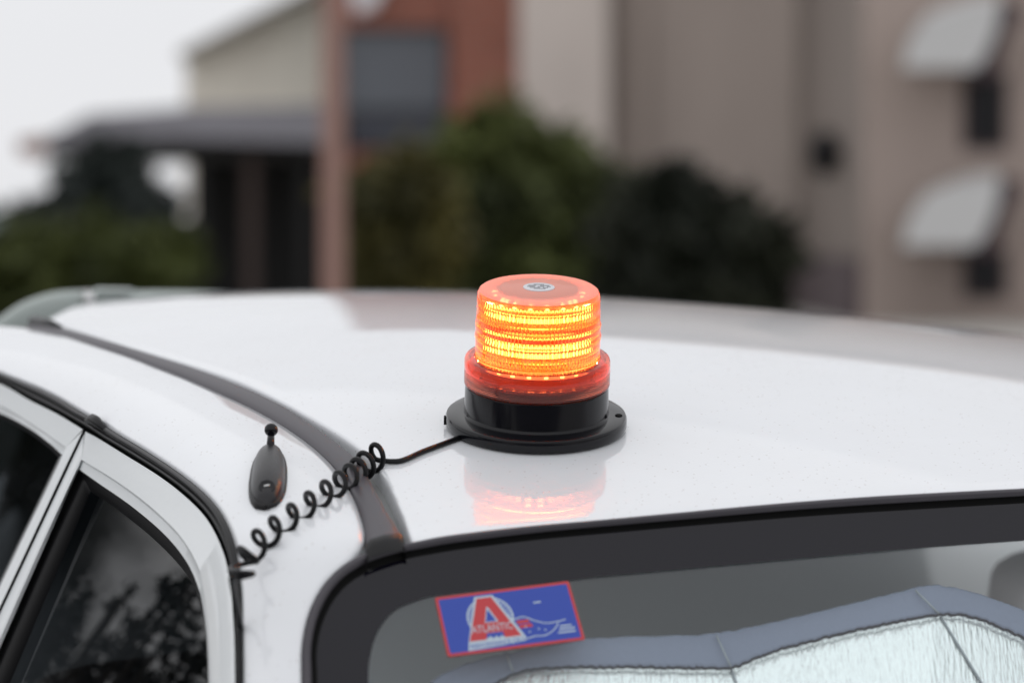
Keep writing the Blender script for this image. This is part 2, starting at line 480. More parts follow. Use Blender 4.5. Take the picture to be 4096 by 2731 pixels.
# ------------------------------------------------------------------ ground
def ground_z(y):
    s = K2W[2, 1] / K2W[1, 1]                         # the street climbs under the car, then runs level
    z0 = ORG[2] - 1.40
    y0 = ORG[1]
    a = z0 + s * (np.clip(y, -3.0, 5.2) - y0)
    return a
gx = np.concatenate([np.linspace(-900, -30, 8), np.linspace(-20, 20, 21), np.linspace(30, 900, 8)])
gy = np.concatenate([[-600, -100, -20, -6, -4.0, -3.4, -3.0], np.linspace(-2.5, 5.2, 15), [5.8, 7, 9, 14, 30, 100, 1200]])
GV = [(x, y, float(ground_z(y)) - 0.0) for y in gy for x in gx]
g = mesh('ground', GV, grid_faces(len(gy), len(gx)), MAT['gravel']); g['kind'] = 'structure'
GZ = float(ground_z(10.0))
ry = gy[(gy > -25) & (gy < 10)]
rx = np.linspace(-6, 6, 9)
rd = mesh('road', [(x, y, float(ground_z(y)) + 0.004) for y in ry for x in rx], grid_faces(len(ry), len(rx)), MAT['asphalt']); rd['kind'] = 'structure'

# ================================================================== background
def ring_wall(mb, outer, hole, Y, depth, mi=0):
    """front face between an outline and an opening (same number of corners), with reveals"""
    o = np.array([far(*p, Y) for p in outer]); h = np.array([far(*p, Y) for p in hole])
    d = np.array([0, depth, 0])
    mb.loft([o, h, h + d], True, mi); mb.loft([o + d, o], True, mi)

# brick building with a big window
Yb = 34.0
bb = empty('brick_building', 'red brick building with a large dark blue window above the shrubs', 'building', loc=(far(960, 0, Yb)[0], Yb, GZ))
def wshift(e): return np.array(e.location)
mb = MB()
top = (341 - FPX * math.tan(R(15.9) + PITCH)) / S
ring_wall(mb, [(742, top), (1196, top), (1196, 705), (742, 705)], [(778, 62), (1030, 62), (1030, 345), (778, 345)], Yb, 0.35)
mb.build('wall', MAT['brick'], bb, shift=wshift(bb))
mb = MB()
a0, a1 = far(742, top, Yb), far(1196, 640, Yb)
mb.box((a0[0], Yb + 0.36, GZ), (a1[0], Yb + 6, a0[2])); mb.build('core', MAT['shadow_wall'], bb, shift=wshift(bb))
mb = MB(); q = far(1045, top, Yb), far(1190, 640, Yb)
mb.box((q[0][0], Yb - 0.5, GZ), (q[1][0], Yb - 0.005, q[0][2])); mb.build('pilaster', MAT['brick'], bb, shift=wshift(bb))
mb = MB(); q = far(770, 20, Yb), far(1040, 62, Yb)
wf = MB()
ring_wall(wf, [(774, 58), (1034, 58), (1034, 349), (774, 349)], [(786, 70), (1022, 70), (1022, 336), (786, 336)], Yb + 0.1, 0.10)
wo = wf.build('window', MAT['pane_dark'], bb, shift=wshift(bb))
mb = MB(); q = far(786, 70, Yb + .16), far(1022, 250, Yb + .16)
mb.box((q[0][0], Yb + .16, q[1][2]), (q[1][0], Yb + .18, q[0][2])); mb.build('pane', MAT['pane'], wo, shift=wshift(bb))
mb = MB(); q = far(786, 256, Yb + .16), far(1022, 336, Yb + .16)
mb.box((q[0][0], Yb + .16, q[1][2]), (q[1][0], Yb + .18, q[0][2])); mb.build('pane', pbsdf('pane_low', (0.03, 0.035, 0.055), 0.2), wo, shift=wshift(bb))
mb = MB(); q = far(786, 250, Yb + .12), far(1022, 256, Yb + .12)
mb.box((q[0][0], Yb + .12, q[1][2]), (q[1][0], Yb + .2, q[0][2])); mb.build('transom', MAT['pane_dark'], wo, shift=wshift(bb))
mb = MB(); q = far(800, -60, Yb), far(868, 28, Yb)
mb.prism([far(805, -40, Yb - .25), far(890, -40, Yb - .25), far(862, 18, Yb - .25), far(815, 30, Yb - .25)], (0, .24, 0))
bevel(mb.build('white_light', MAT['light_board_white'], bb, shift=wshift(bb)), .03)  # unlit white board put in for a white light above the window
bb.children[-1].name = 'light_board'

# cream building
Yc = 38.0
cb = empty('cream_building', 'cream walled building with a sloping roof edge behind the veranda', 'building', loc=(far(570, 0, Yc)[0], Yc, GZ))
mb = MB()
mb.prism([far(426, 705, Yc), far(426, 130, Yc), far(745, -30, Yc), far(745, 705, Yc)], (0, 7, 0))
mb.build('wall', MAT['cream'], cb, shift=wshift(cb))
mb = MB()
mb.prism([far(408, 132, Yc - .5), far(408, 118, Yc - .5), far(760, -58, Yc - .5), far(760, -44, Yc - .5)], (0, 8, 0))
mb.build('roof', render_mat('pale_sheet', (0.55, 0.53, 0.50)), cb, shift=wshift(cb))

# veranda with dark roof
Yv = 27.0
ve = empty('veranda', 'dark roofed veranda with brown posts beside the cream building', 'veranda', loc=(far(400, 0, Yv)[0], Yv, GZ))
mb = MB()
mb.prism([far(56, 342, Yv), far(205, 262, Yv), far(420, 246, Yv), far(742, 242, Yv), far(742, 330, Yv), far(400, 318, Yv), far(240, 322, Yv)], (0, .12, 0))
mb.build('fascia', MAT['fascia'], ve, shift=wshift(ve))
mb = MB()
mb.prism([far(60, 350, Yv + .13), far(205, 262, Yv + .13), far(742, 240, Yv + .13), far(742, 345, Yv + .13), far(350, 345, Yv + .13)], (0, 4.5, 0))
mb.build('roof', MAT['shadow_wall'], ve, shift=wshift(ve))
mb = MB()
mb.prism([far(40, 322, Yv - .1), far(96, 312, Yv - .1), far(104, 356, Yv - .1), far(44, 356, Yv - .1)], (0, .5, 0))
mb.build('end_cap', MAT['red_post'], ve, shift=wshift(ve))
mb = MB()
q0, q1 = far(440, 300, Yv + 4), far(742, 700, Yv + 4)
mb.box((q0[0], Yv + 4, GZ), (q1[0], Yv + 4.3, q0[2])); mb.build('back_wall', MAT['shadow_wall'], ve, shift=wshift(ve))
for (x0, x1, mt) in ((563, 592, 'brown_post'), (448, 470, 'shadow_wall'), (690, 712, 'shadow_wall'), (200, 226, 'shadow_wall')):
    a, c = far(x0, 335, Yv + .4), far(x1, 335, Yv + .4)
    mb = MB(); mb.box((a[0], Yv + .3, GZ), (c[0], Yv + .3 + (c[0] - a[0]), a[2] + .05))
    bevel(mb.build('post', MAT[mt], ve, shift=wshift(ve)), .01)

# red pole
Yp = 16.0
a, c = far(739, -200, Yp), far(788, -200, Yp)
mb = MB(); mb.box((-(c[0] - a[0]) / 2, -(c[0] - a[0]) / 2, 0), ((c[0] - a[0]) / 2, (c[0] - a[0]) / 2, a[2] - GZ))
po = empty('red_pole', 'tall square reddish brown pole in front of the brick building', 'pole', loc=((a[0] + c[0]) / 2, Yp, GZ))
bevel(mb.build('shaft', MAT['red_post'], po), .012)
mb = MB(); w = (c[0] - a[0]) / 2 + .07; mb.box((-w, -w, -.05), (w, w, .10)); bevel(mb.build('footing', MAT['beige'], po), .015)

# beige building
Yg = 32.0
be = empty('beige_building', 'large beige rendered building with white window hoods', 'building', loc=(far(1700, 0, Yg)[0], Yg, GZ))
sh = wshift(be)
TOPZ = EYE[2] + Yg * math.tan(R(15.4))
WINGZ = EYE[2] + 26.0 * math.tan(R(13.4))
def wallbox(x0, x1, Y, d, top, name, mat, z0=None):
    a, c = far(x0, 0, Y), far(x1, 0, Y)
    mb = MB(); mb.box((a[0], Y, GZ if z0 is None else z0), (c[0], Y + d, top)); return mb.build(name, mat, be, shift=sh)
wallbox(1192, 1398, Yg - .8, 6, TOPZ, 'bay', MAT['beige_pale'])
wallbox(1398, 3300, Yg, 6, TOPZ, 'wall', MAT['beige'])
Yw = 26.0
wx_ = far(1984, 0, Yw)[0]
mb = MB(); mb.box((wx_ - .003, Yw + .012, GZ), (wx_ + .3, Yg - .006, WINGZ - .01)); mb.build('shaded_return', MAT['beige_shaded'], be, shift=sh)  # shade of the inner corner is put into this darker wall colour
mb = MB(); mb.box((wx_ - .10, Yw + .03, GZ), (wx_ - .004, Yg - .02, far(1930, 590, 28)[2])); mb.build('shade_box', pbsdf('shade_brown', (0.09, 0.068, 0.074), 0.8), be, shift=sh)  # dark box put in for the shadow at the corner's foot
wallbox(1440, 1492, Yg - .16, .15, TOPZ, 'pilaster', MAT['beige'])
wallbox(1984.5, 3300, Yw, Yg - Yw - .005, WINGZ, 'wing', MAT['beige_wing'])
a = far(1192, 0, Yg - 1.1); c = far(3300, 0, Yg)
mb = MB(); mb.box((a[0], Yg - 1.1, TOPZ + .003), (c[0], Yg + 6.2, TOPZ + .35)); mb.build('parapet', MAT['beige_pale'], be, shift=sh)
def hood(dy):
    # sheet-metal hood projecting from the wing wall, dark prism stands for its shaded end
    Y0, Y1 = Yw - 1.0, Yw - .02
    outl = [(2082, 150), (2094, 98), (2120, 60), (2170, 36), (2230, 18), (2290, 10), (2282, 62), (2262, 112), (2238, 150)]
    o = empty_part('window_hood', be)
    mb = MB()
    f = np.array([far(x, y + dy, Y0) for x, y in outl]); bk = np.array([far(x + 6, y + dy - 26, Y1) for x, y in outl])
    mb.loft([f, bk], True); mb.f.append(tuple(range(len(outl)))); mb.i.append(0)
    ob = mb.build('window_hood', MAT['hood_white'], be, shift=sh); bevel(ob, .03)
    mb = MB()
    arc = [(2296, 6), (2330, 0), (2352, 24), (2312, 84), (2296, 150), (2290, 176), (2240, 172), (2246, 148), (2270, 108), (2288, 60)]
    mb.prism([far(x, y + dy, Y0 + .06) for x, y in arc], (0, .66, 0))
    mb.build('shaded_end', MAT['hood_dark'], ob, shift=sh)
    bpy.data.objects.remove(o)
def empty_part(n, p):
    o = bpy.data.objects.new('tmp', None); return o
for dy, y0, y1 in ((0, 182, 330), (408, 585, 672)):
    hood(dy)
    a, c = far(2224, y0, Yw), far(2300, y1, Yw)
    mb = MB(); mb.box((a[0] - .05, Yw - .03, c[2] - .05), (c[0] + .05, Yw - .003, a[2] + .05)); wo = mb.build('window', MAT['hood_dark'], be, shift=sh)
    mb = MB(); mb.box((a[0], Yw - .06, c[2]), (c[0], Yw - .031, a[2])); mb.build('pane', MAT['pane_dark'], wo, shift=sh)
# round dark wall lamp on the side of the wing, near the inner corner
wx = far(1984, 0, Yw)[0]
v_ = far(1934, 352, 1.0) - EYE
p = EYE + v_ * (wx / v_[0])
wl = empty('wall_lamp', 'round black lamp on the beige wall beside the inner corner', 'lamp', loc=tuple(p))
ML = np.array([[0, 0, -1, 0], [0, 1, 0, 0], [1, 0, 0, 0], [0, 0, 0, 1.0]])
mb = MB(); mb.lathe([(0, .0), (.08, .0), (.08, .05), (0, .05)], 24, M=ML); smooth_angle(mb.build('bracket', MAT['pane_dark'], wl))
mb = MB(); mb.lathe([(0, .05), (.20, .07), (.23, .13), (.22, .24), (.16, .32), (0, .34)], 28, M=ML); smooth_angle(mb.build('lamp_shade', MAT['pane_dark'], wl))

# far low hill behind the gap
hx = np.linspace(-120, 60, 40)
HV = []
for k, x in enumerate(hx):
    t = 2.4 + 1.2 * math.sin(k * .5) + .7 * math.sin(k * 1.3)
    HV += [(x, 150, GZ), (x, 165, GZ + t + .4), (x, 200, GZ + t)]
hl = mesh('hill', HV, grid_faces(40, 3), pbsdf('hill_green', (0.10, 0.13, 0.13), 0.95)); hl['kind'] = 'structure'

# ------------------------------------------------------------------ shrubs and trees
def leaves(blobs, n, size, seed):
    """leaf-sized faces through the volume of the blobs (cx,cy,cz,rx,ry,rz)"""
    g = np.random.default_rng(seed)
    wt = np.array([b[3] * b[4] * b[5] for b in blobs]) ** .7; wt /= wt.sum()
    k = g.choice(len(blobs), n, p=wt)
    B = np.array(blobs)[k]
    d = g.normal(size=(n, 3)); d /= np.linalg.norm(d, axis=1)[:, None]
    r = g.random(n) ** .35 * (1 + .16 * g.normal(size=n))
    lump = 1 + .22 * np.sin(d[:, 0] * 5 + k) * np.sin(d[:, 1] * 6 + 2 * k) + .15 * np.sin(d[:, 2] * 7 + k)
    c = B[:, :3] + d * (r * lump)[:, None] * B[:, 3:]
    a = g.normal(size=(n, 3)); a /= np.linalg.norm(a, axis=1)[:, None]
    b = np.cross(a, g.normal(size=(n, 3))); b /= np.linalg.norm(b, axis=1)[:, None]
    s = size * (.6 + .8 * g.random(n))[:, None]
    v = np.stack([c - a * s, c + b * s * .42, c + a * s, c - b * s * .42], 1).reshape(-1, 3)
    f = np.arange(4 * n).reshape(-1, 4)
    return v, f
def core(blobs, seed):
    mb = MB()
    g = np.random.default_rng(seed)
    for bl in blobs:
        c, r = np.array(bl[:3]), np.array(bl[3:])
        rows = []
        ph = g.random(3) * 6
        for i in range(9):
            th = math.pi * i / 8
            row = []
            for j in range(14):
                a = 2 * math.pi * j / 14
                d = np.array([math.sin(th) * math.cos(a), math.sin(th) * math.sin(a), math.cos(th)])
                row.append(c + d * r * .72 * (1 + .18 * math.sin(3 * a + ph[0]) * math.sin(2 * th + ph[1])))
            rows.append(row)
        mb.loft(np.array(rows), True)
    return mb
def shrub(name, label, cat, outline, Y, mat, n, size, seed, rdepth=1.0, group='shrubs in front of the buildings'):
    """outline: (px, py, rx_px, ry_px) lobes"""
    bl = []
    k = Y / FPX * S
    for (px, py, rx, ry) in outline:
        p = far(px, py, Y)
        bl.append((p[0], Y + rng.uniform(-.2, .2), p[2], rx * k, rx * k * rdepth, ry * k))
    for b in list(bl):                                # skirts of foliage down to the ground
        if b[2] - b[5] > GZ + .15 and b[2] - GZ < 2.2:
            bl.append((b[0], b[1], (b[2] - b[5] * .5 + GZ) / 2, b[3] * .9, b[4] * .9, (b[2] - b[5] * .3 - GZ) / 2))
    cx = float(np.mean([b[0] for b in bl]))
    o = empty(name, label, cat, loc=(cx, Y, GZ), group=group)
    sft = np.array([cx, Y, GZ])
    v, f = leaves(bl, n, size, seed)
    keep = np.repeat(v.reshape(-1, 4, 3)[:, :, 2].min(1) > GZ + .02, 4)
    idx = np.where(keep)[0]
    v = v[keep]; f = np.arange(len(v)).reshape(-1, 4)
    mesh('foliage', v, f, mat, o, False, sft)
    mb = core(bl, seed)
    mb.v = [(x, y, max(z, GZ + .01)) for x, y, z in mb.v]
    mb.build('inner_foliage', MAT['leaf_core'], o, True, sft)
    mb = MB()
    for b in bl[:3]:
        mb.tube([(b[0] * .4 + cx * .6, Y, GZ - .05), (b[0] * .7 + cx * .3, Y, GZ + (b[2] - GZ) * .5), (b[0], b[1], max(b[2], GZ + .1))], [.05, .035, .02], 7)
    mb.build('stem', MAT['bark'], o, True, sft)
    return o
shrub('shrub', 'tallest green shrub in front of the brick building and pale wall', 'shrub',
      [(1150, 370, 130, 125), (1075, 460, 150, 130), (1260, 430, 130, 120), (1330, 480, 120, 120), (1180, 560, 190, 160), (1120, 310, 75, 60)], 20.0, MAT['leaf'], 17000, .085, 1)
shrub('shrub', 'olive yellow shrub just beside the red pole', 'shrub',
      [(860, 480, 90, 95), (930, 430, 90, 80), (880, 600, 110, 110), (960, 560, 100, 110)], 18.5, MAT['leaf_olive'], 10000, .075, 2)
shrub('shrub', 'dark rounded shrub in front of the beige wall with a pointed top', 'shrub',
      [(1545, 470, 85, 95), (1470, 520, 100, 100), (1640, 540, 110, 100), (1740, 580, 95, 95), (1560, 620, 190, 120), (1545, 405, 45, 40)], 17.0, MAT['leaf_dark'], 15000, .07, 3)
shrub('shrub', 'low mossy green shrub at the foot of the veranda', 'shrub',
      [(60, 610, 130, 90), (200, 600, 110, 90), (330, 620, 110, 80), (400, 600, 60, 70)], 18.0, MAT['leaf'], 10000, .075, 4)
shrub('tree', 'dark bluish tree under the end of the veranda roof', 'tree',
      [(250, 430, 90, 90), (230, 500, 140, 100), (110, 540, 120, 70), (330, 520, 90, 90), (290, 380, 50, 60)], 21.0, MAT['leaf_blue'], 12000, .085, 5, group=None)

def side_tree(label, lobes, n, size, seed, mat):
    """lobes: (bearing deg, elevation deg, distance, radius, height radius)"""
    bl = []
    for az, el, dd, r_, rz in lobes:
        bl.append((math.sin(R(az)) * dd, 2.05 + math.cos(R(az)) * dd, .8 + dd * math.tan(R(el)), r_, r_, rz))
    cx, cy = bl[0][0], bl[0][1]
    o = empty('tree', label, 'tree', loc=(cx, cy, float(ground_z(cy))))
    sft = np.array([cx, cy, float(ground_z(cy))])
    v, f = leaves(bl, n, size, seed)
    mesh('foliage', v, f, mat, o, False, sft)
    mb = MB(); tr = [(cx, cy, sft[2] - .1), (cx + .05, cy, sft[2] + 1.0), (cx, cy + .05, bl[0][2])]
    mb.tube(tr, [.12, .09, .05], 8)
    mb.build('trunk', MAT['bark'], o, True, sft)
    g = np.random.default_rng(seed)
    for b in bl[1:]:
        mb = MB(); mid = (np.array(tr[1]) + np.array(b[:3])) / 2 + g.normal(size=3) * .1
        mb.tube([tr[1], mid, b[:3], np.array(b[:3]) + (0, 0, b[5] * .8)], [.05, .035, .02, .006], 6)
        mb.build('branch', MAT['bark'], o, True, sft)
    return o
side_tree('tall dense tree beside the car, seen mirrored in the rear door window', [(-44.6, 7.0, 24, 1.7, 2.2), (-42.6, 9.5, 24, 1.3, 1.4), (-46.6, 5.5, 24, 1.0, 1.5), (-47.1, 6.1, 23.5, .42, .75), (-47.5, 4.7, 23.5, .45, .7), (-45.6, 9.5, 24, .8, .9)], 15000, .075, 11, MAT['leaf_dark'])
def mirrored(px, py, t):
    """the point that the front side glass mirrors at this place, t metres from the glass"""
    P = on_side(px, py, .0175); d = sight(px, py); r = d - N_SIDE * (2 * (d @ N_SIDE))
    return ORG + K2W @ (P + r * t), (np.linalg.norm(P - EYE_K) + t) * S / FPX
bl = []  # leaf clumps added out of view, mirrored as trees in the door glass
for px, py, rx, ry in ((150, 1430, 48, 120), (110, 1530, 80, 100), (180, 1330, 16, 46), (260, 1392, 18, 24), (298, 1352, 20, 20), (312, 1440, 46, 46), (382, 1358, 34, 36), (425, 1345, 38, 46), (400, 1440, 72, 70), (300, 1535, 100, 50), (445, 1530, 60, 90), (205, 1545, 46, 40), (240, 1470, 20, 30)):
    p, k = mirrored(px, py, .80)
    bl.append((p[0], p[1], p[2], rx * k, rx * k, ry * k))
bx, by = bl[8][0], bl[8][1]
for k_ in (.18, .34, .50, .64):
    bl.append((bx + .03 * math.sin(k_ * 40), by + .02, float(ground_z(by)) + k_, .11, .11, .12))
sft = np.array([bx, by, float(ground_z(by))])
bu = empty('added_bush', 'small fine leaved plant added out of view to be mirrored in the front door window', 'added_bush', loc=tuple(sft))
v, f = leaves(bl, 14000, .0072, 21); mesh('foliage', v, f, MAT['leaf_dark'], bu, False, sft)
for b in bl[3:13]:
    mb = MB(); m_ = (sft + np.array(b[:3])) / 2 + np.array([0, 0, .1])
    mb.tube([sft - (0, 0, .05), m_, np.array(b[:3]), np.array(b[:3]) + (0, 0, b[5])], [.012, .006, .003, .001], 6); mb.build('stem', MAT['bark'], bu, True, sft)

# ================================================================== the car
BASE = uvz(UC, 0.55, -1.40)
car = empty('parked_car', 'white car with dark roof strips parked in front of the buildings', 'car', matrix=CARM @ Matrix.Translation(Vector(BASE)))
def part(mb, name, mat, parent=None, smooth=True): 
    o = mb.build(name, mat, parent or car, smooth, BASE); return o

lower = [(59, 751), (143, 768), (214, 791), (297, 818), (362, 844), (428, 869), (514, 908), (547, 922), (600, 949), (641, 972), (694, 1007), (723, 1030), (752, 1056), (776, 1081), (796, 1112), (811, 1141), (829, 1182), (838, 1226), (846, 1266)]
bandt = [(89, 744), (155, 757), (204, 771), (297, 800), (445, 847), (560, 891), (628, 922), (664, 941), (708, 971), (752, 1001), (790, 1030), (828, 1063), (852, 1105), (875, 1147), (893, 1180), (913, 1212), (928, 1249)]
gapt = [(100, 740), (155, 753), (204, 765), (297, 793), (445, 836), (560, 875), (659, 922), (694, 941), (752, 973), (811, 1010), (855, 1046), (893, 1094), (916, 1141), (934, 1182), (954, 1240)]
n_s = 120
L3 = even([on_roof(*p) for p in resample(lower, 90)], n_s)
B3 = even([on_roof(*p) for p in resample(bandt, 90)], n_s)
G3 = even([on_roof(*p) for p in resample(gapt, 90)], n_s)

# roof panel
gu, gv = G3 @ U, G3 @ V
o_ = np.argsort(gv); gv_s, gu_s = gv[o_], gu[o_]
wsu = [(954, 1240), (1006, 1229), (1101, 1216.6), (1228, 1203), (1378, 1190.5), (1585, 1171), (1792, 1152), (1999, 1136.5), (2206, 1125), (2352, 1118)]
W3 = np.array([on_roof(*p) for p in wsu])
fu, fv = W3 @ U, W3 @ V
fu = np.append(fu, [UC, 2 * UC - fu[-1], 2 * UC - fu[5], 2 * UC - fu[0] + .02]); fv = np.append(fv, [fv[-1] - .002, fv[-1], fv[5], fv[0]])
UR = 0.92
RU = [-.27, -.233, -.203, -.164, -.138, -.078, 0, .3, .75, .86, .92]
RV = [.70, .748, .827, .939, 1.003, 1.045, 1.06, 1.07, 1.03, .95, .82]
nu, nv = 84, 84
def ease(n): 
    t = np.linspace(0, 1, n); return t
UU = np.zeros((nv, nu)); VV = np.zeros((nv, nu))
for i, t in enumerate(ease(nv)):
    for j, s in enumerate(ease(nu)):
        v = -.2 + 1.2 * t
        for _ in range(12):
            u = np.interp(v, gv_s, gu_s) * (1 - s) + UR * s
            v = np.interp(u, fu, fv) * (1 - t) + np.interp(u, RU, RV) * t
        UU[i, j] = u; VV[i, j] = v
def smooth1(a):                                       # ease the polyline kinks
    for _ in range(3):
        b = a.copy(); b[1:-1, 1:-1] = .25 * (a[:-2, 1:-1] + a[2:, 1:-1] + a[1:-1, :-2] + a[1:-1, 2:]); a = b
    return a
UU, VV = smooth1(UU), smooth1(VV)
X = UU * U[0] + VV * V[0]; Y = UU * U[1] + VV * V[1]
RP = np.stack([X, Y, hroof(X, Y)], -1)
# rolled edges: front, left, right, rear
def roll(P, side, steps):
    P = P.copy()
    for out, dn in steps:
        e = {'f': P[0], 'l': P[:, 0], 'r': P[:, -1], 'b': P[-1]}[side]
        i_ = {'f': P[1], 'l': P[:, 1], 'r': P[:, -2], 'b': P[-2]}[side]
        d = e - i_; d[..., 2] = 0; d /= np.linalg.norm(d, axis=-1)[..., None] + 1e-9
        nw = e + d * out - Z * dn
        if side == 'f': P = np.concatenate([nw[None], P], 0)
        if side == 'b': P = np.concatenate([P, nw[None]], 0)
        if side == 'l': P = np.concatenate([nw[:, None], P], 1)
        if side == 'r': P = np.concatenate([P, nw[:, None]], 1)
    return P
RP = roll(RP, 'f', [(.0010, .0003), (.0007, .0009), (.0003, .0018), (.0, .0035)])
RP = roll(RP, 'l', [(.0014, .0004), (.0012, .0012), (.0008, .003), (.0002, .014)])
RP = roll(RP, 'r', [(.003, .001), (.002, .004), (.001, .01)])
RP = roll(RP, 'b', [(.004, .003), (.003, .01), (.001, .03)])
mb = MB(); mb.loft(RP); part(mb, 'roof', MAT['paint'])
RIM = RP[-1]

# gutter floor and grey trim strip
nrm = Z
mb = MB()
mb.loft(np.stack([L3 - Z * .014, G3 - Z * .014 + U * .004], 1)); part(mb, 'gutter', pbsdf('gutter_shaded', (0.30, 0.31, 0.31), 0.6))  # grey base colour holds the shade in the white gutter
def ribbon(A, Bc, prof):
    rows = []
    for s, hgt in prof: rows.append(A * (1 - s) + Bc * s + Z * hgt)
    return np.stack(rows, 1)
mb = MB()
mb.loft(ribbon(L3, B3, [(-.04, -.006), (0, -.001), (.06, .0012), (.2, .0024), (.5, .0029), (.8, .0024), (.94, .0012), (1.0, -.001), (1.02, -.006)]))
part(mb, 'trim_strip', MAT['trim'])
mb = MB()
e0, e1 = L3[-1], B3[-1]
fw = (L3[-1] - L3[-6]); fw /= np.linalg.norm(fw)
rows = []
for s_, hh in [(-.06, -.008), (-.03, .001), (.1, .004), (.5, .005), (.9, .004), (1.03, .001), (1.06, -.008)]:
    b0 = e0 * (1 - s_) + e1 * s_ + Z * hh
    rows.append([b0 - fw * .012, b0 - fw * .002, b0 + fw * .004 - Z * .006])
mb.loft(np.array(rows)); part(mb, 'strip_end', MAT['rubber'])
# rear end plug of the strip
mb = MB(); q = [on_roof(78, 746.5) + Z * .004, on_roof(112, 751) + Z * .004, on_roof(140, 758) + Z * .003]
mb.tube(q, [.006, .005, .002], 8); part(mb, 'strip_plug', MAT['rubber'])

# cant panel / windscreen pillar between strip, windscreen and door seal
sealU = [(0, 856), (49, 875), (99, 895), (148, 921), (184, 944), (216, 961), (283, 1003), (340, 1037), (415, 1087), (472, 1133), (510, 1178), (536, 1233), (547.5, 1282), (553, 1335), (556.5, 1373), (557.5, 1467), (558, 1568), (559, 1800), (560, 2050)]
sealL = [(0, 875), (66, 912), (132, 945), (200, 984), (226, 1002), (283, 1036), (359, 1084), (415, 1126), (464, 1173), (494, 1218), (517, 1271), (527, 1316), (533, 1354), (537, 1410), (540, 1470), (541.5, 1568), (543, 1800), (544, 2050)]
S3 = np.array([on_side(*p) for p in resample([(-260, 760), (-120, 812)] + sealU, 200)])
T3 = np.array([on_side(*p) for p in resample([(-260, 790), (-120, 832)] + sealL, 200)])
mouldO = [(692, 2050), (692, 1800), (692, 1568), (692, 1481), (705, 1412), (730, 1355), (768, 1307), (822, 1272), (879, 1253), (952, 1240), (1006, 1229), (1101, 1216.6), (1228, 1203), (1378, 1190.5), (1585, 1171), (1792, 1152), (1999, 1136.5), (2206, 1125), (2352, 1118)]
mouldI = [(750, 2050), (749, 1800), (748, 1568), (746, 1481), (762, 1418), (794, 1364), (841, 1326), (911, 1296), (1006, 1274), (1165, 1251.5), (1324, 1233), (1435, 1222), (1626, 1207), (1875, 1188), (2123, 1173), (2352, 1159)]
fritI = [(846, 2050), (846, 1800), (846, 1568), (849, 1513), (867, 1450), (905, 1402), (959, 1378), (1020, 1364), (1311, 1331), (1378, 1323), (1626, 1300.5), (1875, 1278), (2123, 1257), (2352, 1240.5)]
def screen_curve(px, n, off=0.0):
    P = np.array([on_screen(*p, off) for p in resample(px, 160)])
    u = P @ U; last = P[-1]
    # continue to the car's centre line, then mirror
    end = last + (uvz(UC, v_edge(UC) - v_edge(u[-1]) + last @ V, 0) - U * u[-1] - V * (last @ V)) if False else None
    c = U * UC + V * (last @ V - (v_edge(u[-1]) - v_edge(UC))) + Z * (last[2] + .002)
    P = np.vstack([P, c])
    Mi = P[:-1][::-1].copy(); ui = Mi @ U
    Mi = Mi + U[None] * (2 * (UC - ui))[:, None]
    return np.vstack([P, Mi]), n
MO, _ = screen_curve(mouldO, 0); MI, _ = screen_curve(mouldI, 0, 0.003)
def pair(A, Bc, n):
    return even(A, n), even(Bc, n)
# inner boundary of the pillar panel: rear edge, strip, then windscreen edge
def on_v(px, py, v):
    r = sight(px, py); return EYE_K + r * ((v - EYE_K @ V) / (r @ V))
tail = [on_v(-150, 850, .86), on_v(-60, 792, .81), on_v(0, 763, .77), on_v(43, 752.5, .738)]
pil_in = np.vstack([np.array(tail), L3[::3], np.array([on_screen(*p) for p in resample(mouldO[::-1][10:], 60)])])
pil_in = even(pil_in, 160)
# match by stations along the car
def stations(P):
    s = np.concatenate([[0], np.cumsum(np.linalg.norm(np.diff(P, axis=0), axis=1))]); return s / s[-1]
keys_in = [0, None]
def at_key(P, q):
    return int(np.argmin(np.linalg.norm(P - q, axis=1)))
kp = [(pil_in[0], S3[0])]
def piecewise(A, Bc, pairs, n):
    ia = [0] + [at_key(A, a) for a, b in pairs] + [len(A) - 1]; ib = [0] + [at_key(Bc, b) for a, b in pairs] + [len(Bc) - 1]
    oa, ob = [], []
    for k in range(len(ia) - 1):
        m_ = max(4, int(n * (ib[k + 1] - ib[k]) / len(Bc)))
        ea = even(A[ia[k]:ia[k + 1] + 1], m_); eb = even(Bc[ib[k]:ib[k + 1] + 1], m_)
        if k: ea, eb = ea[1:], eb[1:]
        oa.append(ea); ob.append(eb)
    return np.vstack(oa), np.vstack(ob)
PA, PB = piecewise(pil_in, S3, [(on_roof(214, 791), on_side(0, 856)), (on_roof(514, 908), on_side(283, 1003)), (on_roof(752, 1056), on_side(500, 1165)),
                                (on_screen(768, 1307), on_side(550, 1310)), (on_screen(692, 1481), on_side(557.5, 1467))], 170)
def smooth_rows(P, it):
    for _ in range(it):
        Q = P.copy(); Q[1:-1] = .5 * P[1:-1] + .25 * (P[:-2] + P[2:]); P = Q
    return P
rows = []
cols = 22
mid_out = N_SIDE * .7 + Z * .7
for a, b in zip(PA, PB):
    w = np.linalg.norm(b - a)
    r_ = []
    for s in np.linspace(0, 1, cols):
        r_.append(a * (1 - s) + b * s + mid_out * (4 * s * (1 - s) * .11 * w))
    # small returns at both edges
    r_ = [r_[0] - Z * .007 + (r_[1] - r_[0]) * .1] + r_ + [r_[-1] - N_SIDE * .008]
    rows.append(r_)
PIL = np.array(rows)
for k in range(4): PIL[1:-1] = .5 * PIL[1:-1] + .25 * (PIL[:-2] + PIL[2:])
mb = MB(); mb.loft(PIL); pil_o = part(mb, 'pillar_panel', MAT['paint'])
pil_bvh = BVHTree.FromPolygons([tuple(x) for x in PIL.reshape(-1, 3)], grid_faces(*PIL.shape[:2]))
